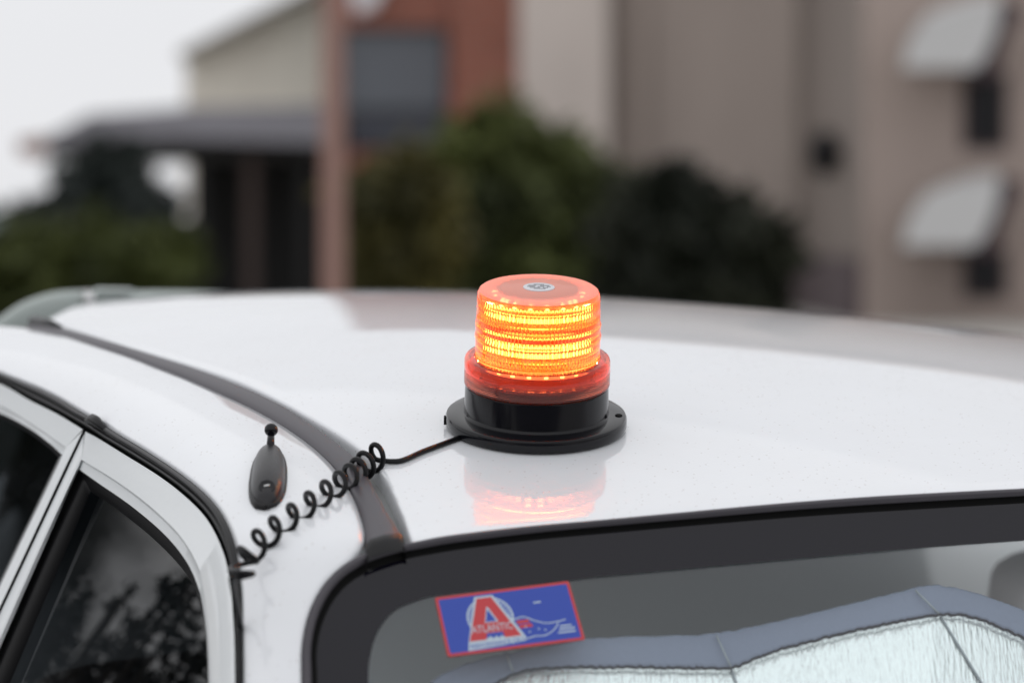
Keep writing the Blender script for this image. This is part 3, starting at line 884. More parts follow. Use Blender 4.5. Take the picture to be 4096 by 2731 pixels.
roof_bvh = BVHTree.FromPolygons([tuple(x) for x in RP.reshape(-1, 3)], grid_faces(*RP.shape[:2]))
def touch(px, py):
    r = Vector(sight(px, py)); best = None
    for t in (pil_bvh, roof_bvh):
        loc, nn, i, d = t.ray_cast(Vector(EYE_K), r)
        if loc is not None and (best is None or d < best[2]):
            if nn.dot(r) > 0: nn = -nn
            best = (np.array(loc), np.array(nn), d)
    if best is None:
        return on_roof(px, py), Z.copy()
    return best[0], best[1]

# door seal: rubber with two ridges
SA, SB = piecewise(S3, T3, [(on_side(0, 856), on_side(0, 875)), (on_side(283, 1003), on_side(226, 1002)), (on_side(472, 1133), on_side(415, 1126)), (on_side(547.5, 1282), on_side(517, 1271)), (on_side(557.5, 1467), on_side(540, 1470))], 200)
rows = []
for s_, hh in [(0.0, -.010), (.03, .000), (.12, .0035), (.28, .004), (.40, .0015), (.5, -.003), (.56, -.001), (.70, .001), (.88, -.001), (.98, -.006), (1.0, -.012)]:
    rows.append(SA * (1 - s_) + SB * s_ + N_SIDE * hh)
mb = MB(); mb.loft(np.stack(rows, 1)); part(mb, 'door_seal', MAT['rubber'])
mb = MB(); q = [on_side(200, 966, -.004), on_side(213, 960, -.006), on_side(222, 966, -.006), on_side(244, 990, -.002)]
mb.tube(q, [.0025, .004, .004, .001], 8); part(mb, 'seal_joint', MAT['rubber'])

# ---- doors
def side_loft(curves, offs, n):
    """loft through pixel curves on the side plane, each pushed in by its offset"""
    rows = []
    for c, o in zip(curves, offs):
        rows.append(even(np.array([on_side(*p, o) for p in resample(c, 120)]), n))
    return np.stack(rows, 1)
fd_out = [(196, 990), (226, 1006), (283, 1041), (359, 1088), (415, 1130), (464, 1177), (493, 1221), (515, 1274), (525, 1318), (531, 1356), (535, 1412), (538, 1470), (539.5, 1568), (541, 1800), (542, 2050)]
fd_crs = [(187, 1054), (264, 1101), (340, 1157), (408, 1222), (445, 1278), (464, 1327), (474, 1392), (481, 1470), (485, 1568), (487, 1800), (488, 2050)]
fd_crs2 = [(186, 1056.5), (262, 1104), (337, 1160.5), (405, 1225), (442, 1281), (461, 1329), (471.5, 1392), (479, 1470), (483, 1568), (485, 1800), (486, 2050)]
fd_opn = [(181, 1076), (226, 1108), (302, 1161), (377, 1225), (427, 1286), (455, 1346), (467, 1399), (475, 1467), (479, 1568), (481, 1800), (482, 2050)]
fd_gls = [(208, 1127), (264, 1165), (340, 1225), (400, 1283), (440, 1335), (458, 1373), (466, 1405), (473, 1467), (477, 1568), (479, 1800), (480, 2050)]
def key_loft(curves, offs, n=110):
    # keep the same chain index along every curve (equal number of keys)
    k = min(len(c) for c in curves)
    rows = []
    for c, o in zip(curves, offs):
        P = np.array([on_side(*p, o) for p in c])
        rows.append(even(np.array([on_side(*p, o) for p in resample(c, 160)]), n))
    return np.stack(rows, 1)
door_f = bpy.data.objects.new('front_door', None)
mb = MB()
mb.loft(key_loft([fd_out, fd_out, fd_crs, fd_crs2, fd_opn, fd_opn], [.012, .0, .0, .003, .004, .024]))
# rear upright of the front door frame (beside the B-pillar gap)
up_out = [(194, 994), (150, 1088), (100, 1195), (50, 1302), (0, 1408), (-200, 1830)]
up_in = [(181, 1076), (150, 1146), (100, 1259), (50, 1372), (0, 1486), (-200, 1940)]
up_c = [(187, 1054), (148, 1138), (95, 1252), (45, 1365), (-5, 1478), (-205, 1932)]
mb.loft(key_loft([up_out, up_out, up_c, up_in, up_in], [.012, .001, .001, .004, .024], 60))
door_f = part(mb, 'front_door', MAT['door_paint']); smooth_angle(door_f, 30)
mb = MB()
up_g = [(208, 1127), (168, 1222), (128, 1317), (88, 1412), (22.7, 1568), (-90, 1836)]
mb.loft(key_loft([fd_opn, fd_gls, fd_gls], [.0085, .013, .019]))
mb.loft(key_loft([up_in, up_g, up_g], [.0085, .013, .019], 60))
o = part(mb, 'window_seal', MAT['rubber'], door_f)
mb = MB()
top_c = resample(fd_gls, 60); left_c = resample(up_g, 60)
rows = np.array([[on_side(*(a * (1 - t) + b * t), .0175) for t in np.linspace(0, 1, 8)] for a, b in zip(left_c, top_c)])
g_bulge = 0
for j, t in enumerate(np.linspace(0, 1, 8)): rows[:, j] += N_SIDE * (.0 * t)
mb.loft(rows); face_eye(part(mb, 'window_glass', MAT['side_glass'], door_f))

rd_out = [(-260, 795), (-120, 838), (0, 880), (66, 917), (132, 950), (190, 985)]
rd_crs = [(-280, 842), (-130, 880), (0, 930), (76, 974), (120, 1004), (152, 1026)]
rd_opn = [(-290, 860), (-140, 897), (0, 948), (66, 982), (115, 1018), (142, 1043)]
mb = MB()
mb.loft(key_loft([rd_out, rd_out, rd_crs, [(x, y + 2.5) for x, y in rd_crs], rd_opn, rd_opn], [.012, .0, .0, .003, .004, .024], 70))
ru_out = [(190, 988), (145, 1082), (95, 1189), (45, 1296), (-5, 1402), (-205, 1824)]
ru_in = [(142, 1043), (118, 1094), (80, 1174), (40, 1256), (0, 1340), (-200, 1756)]
ru_c = [(152, 1026), (126, 1084), (86, 1168), (45, 1252), (4, 1338), (-196, 1754)]
mb.loft(key_loft([ru_out, ru_out, ru_c, ru_in, ru_in], [.012, .0, -.003, .003, .024], 60))
door_r = part(mb, 'rear_door', MAT['door_paint']); smooth_angle(door_r, 30)
mb = MB()
rd_g = [(x - 3, y + 9) for x, y in rd_opn]; ru_g = [(x - 5, y + 3) for x, y in ru_in]
mb.loft(key_loft([rd_opn, rd_g, rd_g], [.0085, .012, .019], 60)); mb.loft(key_loft([ru_in, ru_g, ru_g], [.0085, .012, .019], 60))
part(mb, 'window_seal', MAT['rubber'], door_r)
mb = MB()
A_ = resample(ru_g, 40); B_ = resample(rd_g[::-1], 40)
rows = np.array([[on_side(*(a * (1 - t) + b * t), .0175) for t in np.linspace(0, 1, 6)] for a, b in zip(A_, B_)])
mb.loft(rows); face_eye(part(mb, 'window_glass', MAT['side_glass'], door_r))
# the dark body jamb behind the door gaps
mb = MB()
jl = np.array([on_side(*p, .028) for p in resample([(-260, 760)] + sealU, 80)])
jm = np.array([on_side(*p, .028) for p in resample([(-260, 842), (-130, 880), (0, 930), (150, 1000), (187, 1054), (264, 1101), (340, 1157), (408, 1222), (445, 1278), (464, 1327), (474, 1392), (481, 1470), (484, 1568), (486, 1800), (487, 2050)], 80)])
mb.loft(np.stack([jl, jm], 1))
jb = np.array([on_side(*p, .028) for p in resample([(205, 975), (170, 1050), (110, 1180), (0, 1410), (-205, 1826)], 40)])
mb.loft(np.stack([jb - V * .02, jb + V * .02], 1)); part(mb, 'door_jamb', MAT['dark'])

# windscreen: moulding, glass, black border
nw = 260
A_, B_ = piecewise(MO, MI, [(on_screen(692, 1481), on_screen(746, 1481, .003)), (on_screen(768, 1307), on_screen(794, 1364, .003)), (on_screen(952, 1240), on_screen(1006, 1274, .003)), (on_screen(1378, 1190.5), on_screen(1435, 1222, .003)), (on_screen(2206, 1125), on_screen(2206, 1168, .003))], nw)
rows = []
for s_, hh in [(0, -.006), (.02, -.003), (.08, .0005), (.20, .0024), (.34, .0024), (.44, -.001), (.50, -.004), (.8, -.0045), (1.02, -.005), (1.03, -.012)]:
    rows.append(A_ * (1 - s_) + B_ * s_ + N_SCREEN * hh)
mb = MB(); mb.loft(np.stack(rows[:6], 1)); mo_ = part(mb, 'screen_moulding', MAT['trim'])
mb = MB(); mb.loft(np.stack(rows[5:], 1)); part(mb, 'groove', MAT['dark'], mo_)
mb = MB()
us = np.linspace(-.36, 2 * UC + .36, 60); ss = np.linspace(-.004, .66, 30)
def spt(u, s, off=0.0): return uvz(u, v_edge(u) - s * math.cos(RAKE), ZE - s * math.sin(RAKE)) - N_SCREEN * off
def s_wid(s):                                          # half width grows downwards
    return 0
rows = []
for s in ss:
    u0 = -.215 - .30 * s
    rows.append([spt(u, s, .0075) for u in np.linspace(u0, 2 * UC - u0, 50)])
mb.loft(np.array(rows)); ws = face_eye(part(mb, 'windscreen', MAT['screen_glass']))
MI2 = even(np.array([p - N_SCREEN * .003 for p in MI]), nw)
FI, _ = screen_curve(fritI, 0, 0.0065)
MIf, _ = screen_curve(mouldI, 0, 0.0065)
fa, fb = piecewise(MIf, FI, [(on_screen(746, 1481, .0065), on_screen(849, 1513, .0065)), (on_screen(841, 1326, .0065), on_screen(905, 1402, .0065)), (on_screen(1435, 1222, .0065), on_screen(1400, 1321, .0065)), (on_screen(2123, 1173, .0065), on_screen(2123, 1257, .0065))], nw)
mb = MB(); mb.loft(np.stack([fa * (1 - s) + fb * s for s in (-.22, 0, .33, .66, 1)], 1)); part(mb, 'dark_border', MAT['frit'], ws)

# rear spoiler beyond the roof
VS = 1.13
sp_top = [(-160, 860), (-70, 778), (0, 734), (49, 701), (99, 681), (148, 671), (224, 668.5), (305, 670), (428, 670.5), (600, 676)]
sp_t = np.array([on_v(*p, VS) for p in resample(sp_top, 60)])
mb = MB()
rows = []
for dz, dv in [(-.17, -.03), (-.12, -.02), (-.06, -.008), (-.02, -.001), (-.006, .0), (-.001, .003), (0, .007), (-.001, .011), (-.006, .014), (-.17, .02)]:
    rows.append(sp_t + Z * dz + V * dv)
mb.loft(np.stack(rows, 1)); part(mb, 'rear_spoiler', MAT['grey_paint'])
spo = car.children[-1]
mb = MB()
c0 = np.array([on_v(x, y, VS - .005) for x, y in [(225, 664.5), (306, 666), (306, 671), (240, 673), (226, 679), (206, 683), (192, 688), (190, 694), (196, 700), (188, 702), (184, 692), (190, 682), (214, 675)]])
mb.prism(c0, V * .010); o = part(mb, 'clip', MAT['grey_paint'], spo, False)
mb = MB(); cc = on_v(207, 688, VS - .012)
mb.tube([cc + V * .02, cc, cc - V * .003], [.0075, .0075, .005], 14); part(mb, 'bolt', MAT['chrome'], spo)

# antenna foot on the pillar panel
pT, nT = touch(622, 1036); pB, nB = touch(611, 1168); pC, nC = touch(622, 1104)
ax = pT - pB; ln = np.linalg.norm(ax); ax /= ln
nn = nC - ax * nC.dot(ax); nn /= np.linalg.norm(nn); sd = np.cross(ax, nn)
cen = (pT + pB) / 2 + nn * .0015
wdt = abs((touch(667, 1104)[0] - touch(583, 1104)[0]) @ sd) / 2
if sd @ (touch(667, 1104)[0] - cen) < 0: sd = -sd
def foot(t):                                          # half width along the foot, t -1 (front) .. 1 (rear)
    return wdt * (max(0, 1 - abs(t) ** (2.5 if t > 0 else 3.0))) ** .5 * (.92 - .07 * t)
mb = MB(); rows = []
for t in np.linspace(-1, 1, 25):
    w_ = foot(t) * 1.0; row = []
    h_ = .013 * (max(0, 1 - abs(t) ** 2.2)) ** .5
    for k in range(17):
        a = math.pi * k / 16
        row.append(cen + ax * (t * ln / 2) - sd * math.cos(a) * w_ + nn * (h_ * math.sin(a) ** .75 + .001))
    rows.append(row)
mb.loft(np.array(rows)); ant = part(mb, 'antenna_foot', MAT['antenna'])
mb = MB(); rows = []
for t in np.linspace(-1, 1, 25):
    w_ = foot(t) * 1.08 + .0006
    rows.append([cen + ax * (t * ln / 2 * 1.05) - sd * c_ * w_ + nn * z_ for c_, z_ in ((-1, -.004), (-1, .0012), (-.9, .0025), (.9, .0025), (1, .0012), (1, -.004))])
mb.loft(np.array(rows)); part(mb, 'gasket', MAT['rubber'], ant)
tip = cen + ax * (ln / 2 * .80) + nn * .007
mdir = ax * .85 + nn * .55; mdir /= np.linalg.norm(mdir)
mb = MB(); mb.tube([tip - mdir * .004, tip + mdir * .005, tip + mdir * .011], [.0032, .0028, .0026], 12)
mb.tube([tip + mdir * .011, tip + mdir * .012, tip + mdir * .0135, tip + mdir * .0165, tip + mdir * .0185, tip + mdir * .0192], [.0026, .0042, .0050, .0050, .0036, .001], 14)
part(mb, 'mast_stub', MAT['black'], ant)
mb = MB(); bc = cen - ax * ln * .37 + nn * .0098
tn = nn * .9 - ax * .42; tn /= np.linalg.norm(tn); ta = ax * .9 + nn * .42; ta /= np.linalg.norm(ta)
rows = []
for rr, z_ in ((.0001, .0002), (.0042, .0003), (.0048, .0006), (.0052, .0002), (.0053, -.003)):
    rows.append([bc + sd * math.cos(a) * rr * 1.15 + ta * math.sin(a) * rr * 1.25 + tn * z_ for a in np.arange(20) * math.pi / 10])
mb.loft(np.array(rows), True); part(mb, 'screw_cover', MAT['black'], ant)
mb = MB(); mb.tube([bc - sd * .0020 + tn * .0003, bc + sd * .002 + ta * .0012 + tn * .0003], .0009, 8); part(mb, 'glint_bar', MAT['chrome'], ant)  # chrome bar put in for the white glint in the recess

# ---- interior seen through the windscreen
mb = MB()
hu = np.linspace(-.1, .84, 24); hv = np.linspace(-.13, .95, 24)
rows = [[uvz(u, v, 0) + Z * (hroof(*(uvz(u, v, 0)[:2])) - .045) for u in hu] for v in hv]
mb.loft(np.array(rows)); part(mb, 'headliner', MAT['interior'])
def cushion(name, u, v, z, su, sv, sz, parent=None, mat='seat'):
    mb = MB(); rows = []
    for i in range(13):
        th = math.pi * i / 12
        row = []
        for j in range(24):
            a = 2 * math.pi * j / 24
            f = lambda c: math.copysign(abs(c) ** .45, c)
            row.append(uvz(u + su * f(math.cos(a)) * math.sin(th) ** .45, v + sv * f(math.sin(a)) * math.sin(th) ** .45, z + sz * f(math.cos(th))))
        rows.append(row)
    mb.loft(np.array(rows), True)
    return part(mb, name, MAT[mat], parent)
hr = on_v(2455, 1372, .24)
for u in (UC - (float(hr @ U) - UC) - .30, float(hr @ U) + .06):
    st = cushion('seat', u, .22, -.68, .25, .07, .28)
    cushion('headrest', u, .26, hr[2] - .012, .125, .045, .050, st)
cushion('rear_seat', UC, .92, -.72, .55, .08, .26)
cushion('dashboard', UC, -.56, -.56, .62, .16, .10, None, 'interior')

# ---- simple lower body, roof far side, rear end, bonnet, wheels (below and beyond the frame)
def shell(name, stations_, mat, close=True, parent=None):
    mb = MB(); mb.loft(np.array(stations_), True)
    n_ = len(stations_[0]); tot = len(stations_) * n_
    mb.f.append(tuple(range(n_))[::-1]); mb.i.append(0); mb.f.append(tuple(range(tot - n_, tot))); mb.i.append(0)
    return smooth_angle(part(mb, name, mat, parent), 40)
st_ = []
for v, w_, zt in [(-2.02, .62, -.78), (-1.98, .74, -.66), (-1.6, .82, -.60), (-.95, .86, -.53), (-.72, .87, -.50), (0, .88, -.49), (.9, .87, -.48), (1.45, .84, -.48), (1.72, .76, -.52), (1.78, .66, -.60)]:
    pr = [(-w_ + .12, zt), (-w_ + .03, zt - .03), (-w_, zt - .12), (-w_ - .01, zt - .30), (-w_ + .02, -1.15), (-w_ + .10, -1.20), (w_ - .10, -1.20), (w_ - .02, -1.15), (w_ + .01, zt - .30), (w_, zt - .12), (w_ - .03, zt - .03), (w_ - .12, zt)]
    st_.append([uvz(UC + a, v, c) for a, c in pr])
shell('lower_body', st_, MAT['door_paint'])
# far-side pillar panel and glass, rear screen
mb = MB()
er = RP[:, -1]
s1 = np.array([p + U * .07 - Z * .075 for p in er]); s2 = np.array([p + U * .30 - Z * (.48 + hroof(*p[:2])) * 1.0 for p in er])
mb.loft(np.stack([er, er * .5 + s1 * .5 + (U + Z) * .004, s1], 1)); part(mb, 'pillar_panel', MAT['paint'])
mb = MB(); mb.loft(np.stack([s1, s1 * .5 + s2 * .5, s2], 1)); part(mb, 'side_window', MAT['side_glass'])
mb = MB(); rr1 = RIM; rr2 = np.array([p + V * .34 - Z * .30 for p in RIM])
mb.loft(np.stack([rr1, rr2], 1)); part(mb, 'rear_screen', MAT['side_glass'])
for (v, sgn) in ((-1.35, -1), (-1.35, 1), (1.15, -1), (1.15, 1)):
    cw = uvz(UC + sgn * .80, v, -1.09)
    mb = MB(); A = np.array([U, V, Z]).T
    Mw = np.eye(4); Mw[:3, :3] = np.stack([V, Z, U], 1); Mw[:3, 3] = cw
    mb.lathe([(.20, -.09), (.27, -.095), (.305, -.08), (.31, -.04), (.31, .04), (.305, .08), (.27, .095), (.20, .09)], 36, M=Mw)
    w_o = part(mb, 'wheel', MAT['tyre'])
    mb = MB(); mb.lathe([(0, .06 * sgn), (.10, .07 * sgn), (.19, .085 * sgn), (.205, .05 * sgn), (.205, -.05 * sgn), (0, -.05 * sgn)], 30, M=Mw); part(mb, 'rim', MAT['rim'], w_o)

# ---- sticker inside the windscreen glass
cor = [on_screen(*p, .0066) for p in ((998.5, 1371), (1306, 1332.5), (1344, 1467), (1028.6, 1507))]
n_w = N_SCREEN
def stk(x, y, lift=0.0):                               # x 0..1 across, y 0..1 up
    tl, tr, br, bl = cor
    p = (tl * (1 - x) + tr * x) * y + (bl * (1 - x) + br * x) * (1 - y)
    return p + n_w * lift
def stk_patch(pts, lift, thick=.00006):
    mb = MB(); mb.prism([stk(x, y, lift * .12) for x, y in pts], n_w * thick); return mb
def rrect(x0, y0, x1, y1, r, asp=2.05, n=5):
    out = []
    for cx, cy, a0 in ((x1 - r, y1 - r * asp, 0), (x0 + r, y1 - r * asp, 90), (x0 + r, y0 + r * asp, 180), (x1 - r, y0 + r * asp, 270)):
        for k in range(n):
            a = R(a0 + 90 * k / (n - 1)); out.append((cx + r * math.cos(a), cy + r * asp * math.sin(a)))
    return out
mb = stk_patch(rrect(0, 0, 1, 1, .015), 0); sticker = part(mb, 'sticker', MAT['stk_red'], None, False)
sticker['label'] = 'blue sticker with red border and a big red letter A'
part(stk_patch(rrect(.022, .045, .978, .955, .012), .0004), 'blue_field', MAT['stk_blue'], sticker, False)
ASP = 2.02                                            # width / height
def place(mb, pts, lift): mb.prism([stk(x, y, lift * .12) for x, y in pts], n_w * .00004)
# toothed gear ring
mb = MB()
gc = (.365, .56); gr = .165
N_T = 34
ring = []
for k in range(64):
    a0, a1 = 2 * math.pi * k / 64, 2 * math.pi * (k + 1) / 64
    place(mb, [(gc[0] + gr * q * math.cos(a), gc[1] + gr * q * ASP * math.sin(a)) for q, a in ((.96, a0), (1.03, a0), (1.03, a1), (.96, a1))], .0008)
for k in range(N_T):
    a = 2 * math.pi * k / N_T; w = .035
    place(mb, [(gc[0] + gr * q * math.cos(t), gc[1] + gr * q * ASP * math.sin(t)) for q, t in ((.80, a - w), (.965, a - w), (.965, a + w), (.80, a + w))], .0008)
part(mb, 'gear_emblem', MAT['stk_white'], sticker, False)
# the A: pale outline, red body, blue counter
def A_shape(g, top, bot): 
    return [(.295 - g * .5, top + g), (.415 + g * .5, top + g), (.555 + g * 1.3, bot - g), (.215 - g * 1.3, bot - g)]
mb = MB(); place(mb, [(.283, .925), (.418, .925), (.585, .17), (.575, .10), (.155, .05), (.165, .16)], .0012); part(mb, 'letter_outline', MAT['stk_white'], sticker, False)
mb = MB(); place(mb, [(.297, .90), (.403, .90), (.452, .68), (.385, .68), (.352, .74), (.335, .52), (.300, .52), (.180, .20), (.180, .20)][:0] or [(.297, .895), (.405, .895), (.555, .20), (.435, .20), (.425, .305), (.315, .305), (.300, .20), (.178, .20)], .0016); part(mb, 'red_letter', MAT['stk_red'], sticker, False)
mb = MB(); place(mb, [(.355, .70), (.402, .49), (.325, .49)], .0020); place(mb, [(.312, .30), (.428, .30), (.434, .215), (.410, .245), (.396, .20), (.375, .25), (.355, .20), (.335, .25), (.304, .215)], .0020)
part(mb, 'blue_counter', MAT['stk_blue'], sticker, False)
mb = MB(); place(mb, [(.353, .735), (.362, .735), (.416, .475), (.312, .475), (.318, .49), (.325, .49), (.402, .49), (.355, .70), (.330, .52), (.318, .49)], .0018); part(mb, 'counter_edge', MAT['stk_white'], sticker, False)
# tail of the flag swoosh
mb = MB()
def stroke(pts, w, lift):
    p = resample(pts, 24); 
    t = np.gradient(p, axis=0); nrm_ = np.stack([-t[:, 1] / ASP, t[:, 0] * ASP], 1); nrm_ /= np.hypot(nrm_[:, 0], nrm_[:, 1] / ASP)[:, None] + 1e-9
    l_ = p + nrm_ * w / 2; r_ = p - nrm_ * w / 2
    b = len(mb.v)
    mb.loft(np.array([[stk(*q, lift * .12 + .00004) for q in l_], [stk(*q, lift * .12 + .00004) for q in r_]]))
stroke([(.53, .47), (.60, .50), (.67, .42), (.75, .35), (.83, .35), (.90, .37)], .008, .0012)
stroke([(.585, .13), (.65, .16), (.72, .15), (.78, .20), (.82, .27), (.84, .33)], .008, .0012)
for q in ((.62, .24), (.69, .27), (.735, .24), (.60, .33)):
    place(mb, [(q[0] + .010 * math.cos(a) * (1 if k % 2 else .45), q[1] + .020 * math.sin(a) * (1 if k % 2 else .45)) for k, a in enumerate(np.arange(10) * math.pi / 5)], .0012)
for k, (x0, x1, y) in enumerate(((.845, .93, .27), (.835, .95, .22), (.82, .95, .165), (.70, .755, .71))):
    place(mb, [(x0, y - .012), (x1, y - .012), (x1, y + .012), (x0, y + .012)], .0012)
part(mb, 'emblem_lines', MAT['stk_white'], sticker, False)
mb = MB(); 
for x0, x1, y in ((.545, .64, .42), (.555, .655, .345)):
    place(mb, [(x0, y - .03), (x1, y - .025), (x1 - .01, y + .03), (x0, y + .03)], .0010)
part(mb, 'flag_patch', MAT['stk_red'], sticker, False)
def text_on_sticker(body, x0, x1, y0, y1, lift, mat, name, slope=0.0):
    cu = bpy.data.curves.new(name, 'FONT'); cu.body = body; cu.resolution_u = 3
    tmp = bpy.data.objects.new(name, cu); COL.objects.link(tmp)
    dg = bpy.context.evaluated_depsgraph_get(); dg.update()
    me = bpy.data.meshes.new_from_object(tmp.evaluated_get(dg))
    bpy.data.objects.remove(tmp)
    co = np.zeros(len(me.vertices) * 3); me.vertices.foreach_get('co', co); co = co.reshape(-1, 3)
    lo, hi = co[:, :2].min(0), co[:, :2].max(0)
    q = (co[:, :2] - lo) / (hi - lo)
    P = [stk(x0 + (x1 - x0) * a, y0 + (y1 - y0) * b + slope * a, lift * .12 + .00005) for a, b in q]
    F_ = [tuple(p.vertices) for p in me.polygons]
    bpy.data.meshes.remove(me)
    return mesh(name, P, F_, mat, sticker, False, BASE)
text_on_sticker('ATLANTIC', .207, .508, .325, .445, .0024, MAT['stk_white'], 'lettering')
text_on_sticker('PERFORMANCE OILS', .175, .57, .075, .150, .0017, MAT['stk_blue'], 'lettering', .02)

# ================================================================== sunshade (loose, behind the glass)
sh_top = [(900, 1690), (985, 1572), (1050, 1532), (1110, 1512), (1165, 1500), (1250, 1484), (1345, 1466), (1400, 1463), (1520, 1460), (1640, 1455), (1750, 1434), (1850, 1411), (1950, 1387), (2040, 1365), (2100, 1351), (2140, 1345), (2200, 1352), (2260, 1368), (2352, 1402), (2480, 1460)]
sh_bot = [(1010, 1760), (1090, 1620), (1140, 1570), (1200, 1543), (1250, 1536), (1300, 1534), (1400, 1533), (1500, 1534), (1600, 1535), (1672, 1536), (1740, 1512), (1800, 1491), (1900, 1464), (2000, 1441), (2100, 1422), (2160, 1412), (2220, 1416), (2270, 1430), (2340, 1462), (2460, 1520)]
offx = [(800, .050), (1000, .042), (1172, .034), (1400, .038), (1665, .046), (1900, .036), (2140, .026), (2300, .036), (2500, .052)]
def shade_off(px): return float(np.interp(px, [a for a, b in offx], [b for a, b in offx]))
def shade_pt(px, py, d=0): return on_screen(px, py, (shade_off(px) + d) * math.sin(RAKE) ** 0)
ns = 520
tp = resample(sh_top, ns); bt = resample(sh_bot, ns)
wob = np.convolve(rng.normal(size=ns), np.ones(9) / 9, 'same')
pk = lambda x: np.exp(-((x - 1172) / 60) ** 2) + np.exp(-((x - 1665) / 70) ** 2) + np.exp(-((x - 2140) / 70) ** 2)
tp[:, 1] += wob * 1.6 - 2.6 * (.35 + pk(tp[:, 0])) * np.abs(np.sin(tp[:, 0] / 15.0 + wob * 2))
bt[:, 1] += np.convolve(rng.normal(size=ns), np.ones(7) / 7, 'same') * 1.5 - 3.4 * np.abs(np.sin(bt[:, 0] / 8.2 + wob * 3))
SH_B = EYE_K * 0 + on_screen(1600, 1700, .1)
shd = empty('sunshade', 'silver folding sunshade with blue grey cloth edge behind the windscreen', 'sunshade', matrix=CARM @ Matrix.Translation(Vector(SH_B)))
mb = MB(); rows = []
for t, dd in ((-.015, .012), (-.01, .003), (.0, .0), (.06, -.0018), (.5, -.0020), (.80, -.0012), (.88, -.0022), (1.0, .0)):
    rows.append([shade_pt(*(a * (1 - t) + b * t), dd) for a, b in zip(tp, bt)])
mb.loft(np.stack(rows, 1)); mb.build('cloth_edge', MAT['shade_cloth'], shd, True, SH_B)
mb = MB(); rows = []
lo = np.array([(a + (a - 1600) * .16, 2040) for a in bt[:, 0]])
for t in np.linspace(0, 1, 14):
    rows.append([shade_pt(*(a * (1 - t) + b * t), .001 + .003 * t) for a, b in zip(bt, lo)])
mb.loft(np.stack(rows, 1)); mb.build('foil', MAT['foil'], shd, True, SH_B)
mb = MB(); mb.tube([shade_pt(p[0], p[1] - 1.0, -.003) for p in bt], .0009, 6); mb.build('seam', MAT['stitch'], shd, True, SH_B)
fold_m = pbsdf('fold_grey', (0.36, 0.40, 0.43), 0.8)
for (xa, ya, xb, yb) in ((1165, 1502, 1178, 1542), (1646, 1456, 1680, 1534), (2103, 1352, 2158, 1411)):
    mb = MB(); mb.tube([shade_pt(xa, ya + 2, -.004), shade_pt((xa + xb) / 2, (ya + yb) / 2, -.0062), shade_pt(xb, yb - 2, -.003)], .0007, 6)
    mb.build('fold', fold_m, shd, True, SH_B)
for (xa, ya, xb, yb) in ((1680, 1537, 1720, 1640), (2160, 1414, 2300, 1640)):
    mb = MB(); mb.tube([shade_pt(xa + (xb - xa) * t, ya + (yb - ya) * t, .0005) for t in np.linspace(0, 1, 8)], .0010, 6)
    mb.build('fold', fold_m, shd, True, SH_B)

# ================================================================== beacon
bea = empty('warning_beacon', 'lit amber warning beacon with black magnetic base on the car roof', 'beacon', matrix=CARM)
mb = MB(); mb.lathe([(0, .0005), (.066, .0005), (.0690, .001), (.0700, .003), (.0700, .0085), (.0692, .0104), (.0675, .0112), (.0560, .0116), (0, .0118)], 128)
fl = smooth_angle(mb.build('flange', MAT['black'], bea, True), 30)
for (x, y) in ((.0635, -.004), (-.020, .0602)):
    M = np.eye(4); M[:3, 3] = (x, y, .0114)
    mb = MB(); mb.lathe([(0, .0004), (.0022, .0004), (.0025, .0007), (.0029, .0003), (.0030, -.002)], 20, M=M); mb.build('screw_hole', MAT['dark'], fl, True)
mb = MB(); mb.box((-.0712, -.006, .002), (-.0690, -.001, .0080)); mb.build('notch', MAT['dark'], fl)
mb = MB(); mb.lathe([(.0572, .0112), (.0562, .0122), (.0557, .0140), (.0553, .0330), (.0550, .0344), (.0530, .0350), (.0515, .0352), (.0505, .0440), (.048, .0450), (0, .0450)], 128)
smooth_angle(mb.build('base_body', MAT['black'], bea, True), 30)
# amber collar: grooved translucent ring
prof = [(.0530, .0352), (.0552, .0352), (.0560, .0358)]
for k in range(9):
    z = .0362 + k * .0013; prof += [(.0561, z), (.0558, z + .0004), (.0561, z + .0009)]
prof += [(.0561, .0500), (.0560, .0540), (.0552, .0560), (.0535, .0568), (.0485, .0570), (.0482, .0552), (.0525, .0545), (.0535, .0530), (.0535, .0360), (.0530, .0352)]
mb = MB(); mb.lathe(prof, 128); smooth_angle(mb.build('collar', MAT['collar'], bea, True), 50)
# dome: smooth outside, ribbed lens inside
nseg, nrib = 960, 96
an = np.arange(nseg) * 2 * math.pi / nseg
out_p = [(.0478, .0560), (.0479, .0600), (.0478, .0700), (.0484, .0728), (.0484, .0750), (.0478, .0768), (.0477, .0800), (.0482, .0820), (.0482, .0838), (.0474, .0860), (.0472, .0950), (.0470, .1040), (.0466, .1070), (.0456, .1090), (.0440, .1102), (.0410, .1107), (.0310, .1110), (.0305, .1106), (.0295, .1106), (.0290, .1110), (.010, .1112), (.0004, .1112)]
rows = [[(r * math.cos(a), r * math.sin(a), z) for a in an[::5]] for r, z in out_p]
mbd = MB(); mbd.loft(np.array(rows[:14]), True, 0); mbd.loft(np.array(rows[13:]), True, 3)
zs = np.linspace(.0570, .1046, 96)
rows = []
for z in zs:
    ringl = .0010 * abs(math.sin((z - .057) * math.pi / .0054))
    r = .0449 - (z - .057) * .02 - ringl - .0009 * np.abs(np.sin(an * nrib / 2))
    rows.append(np.stack([r * np.cos(an), r * np.sin(an), np.full(nseg, z)], 1))
mbd.loft(np.array(rows)[::-1], True, 1)
rows = [[(r * math.cos(a), r * math.sin(a), z) for a in an[::5]] for r, z in [(.0004, .1085), (.038, .1085), (.0418, .1075), (.0434, .1049)]]
mbd.loft(np.array(rows), True, 2)
mbd.build('dome', [MAT['dome_out'], MAT['dome_in'], MAT['dome_top'], MAT['dome_cap']], bea, True)
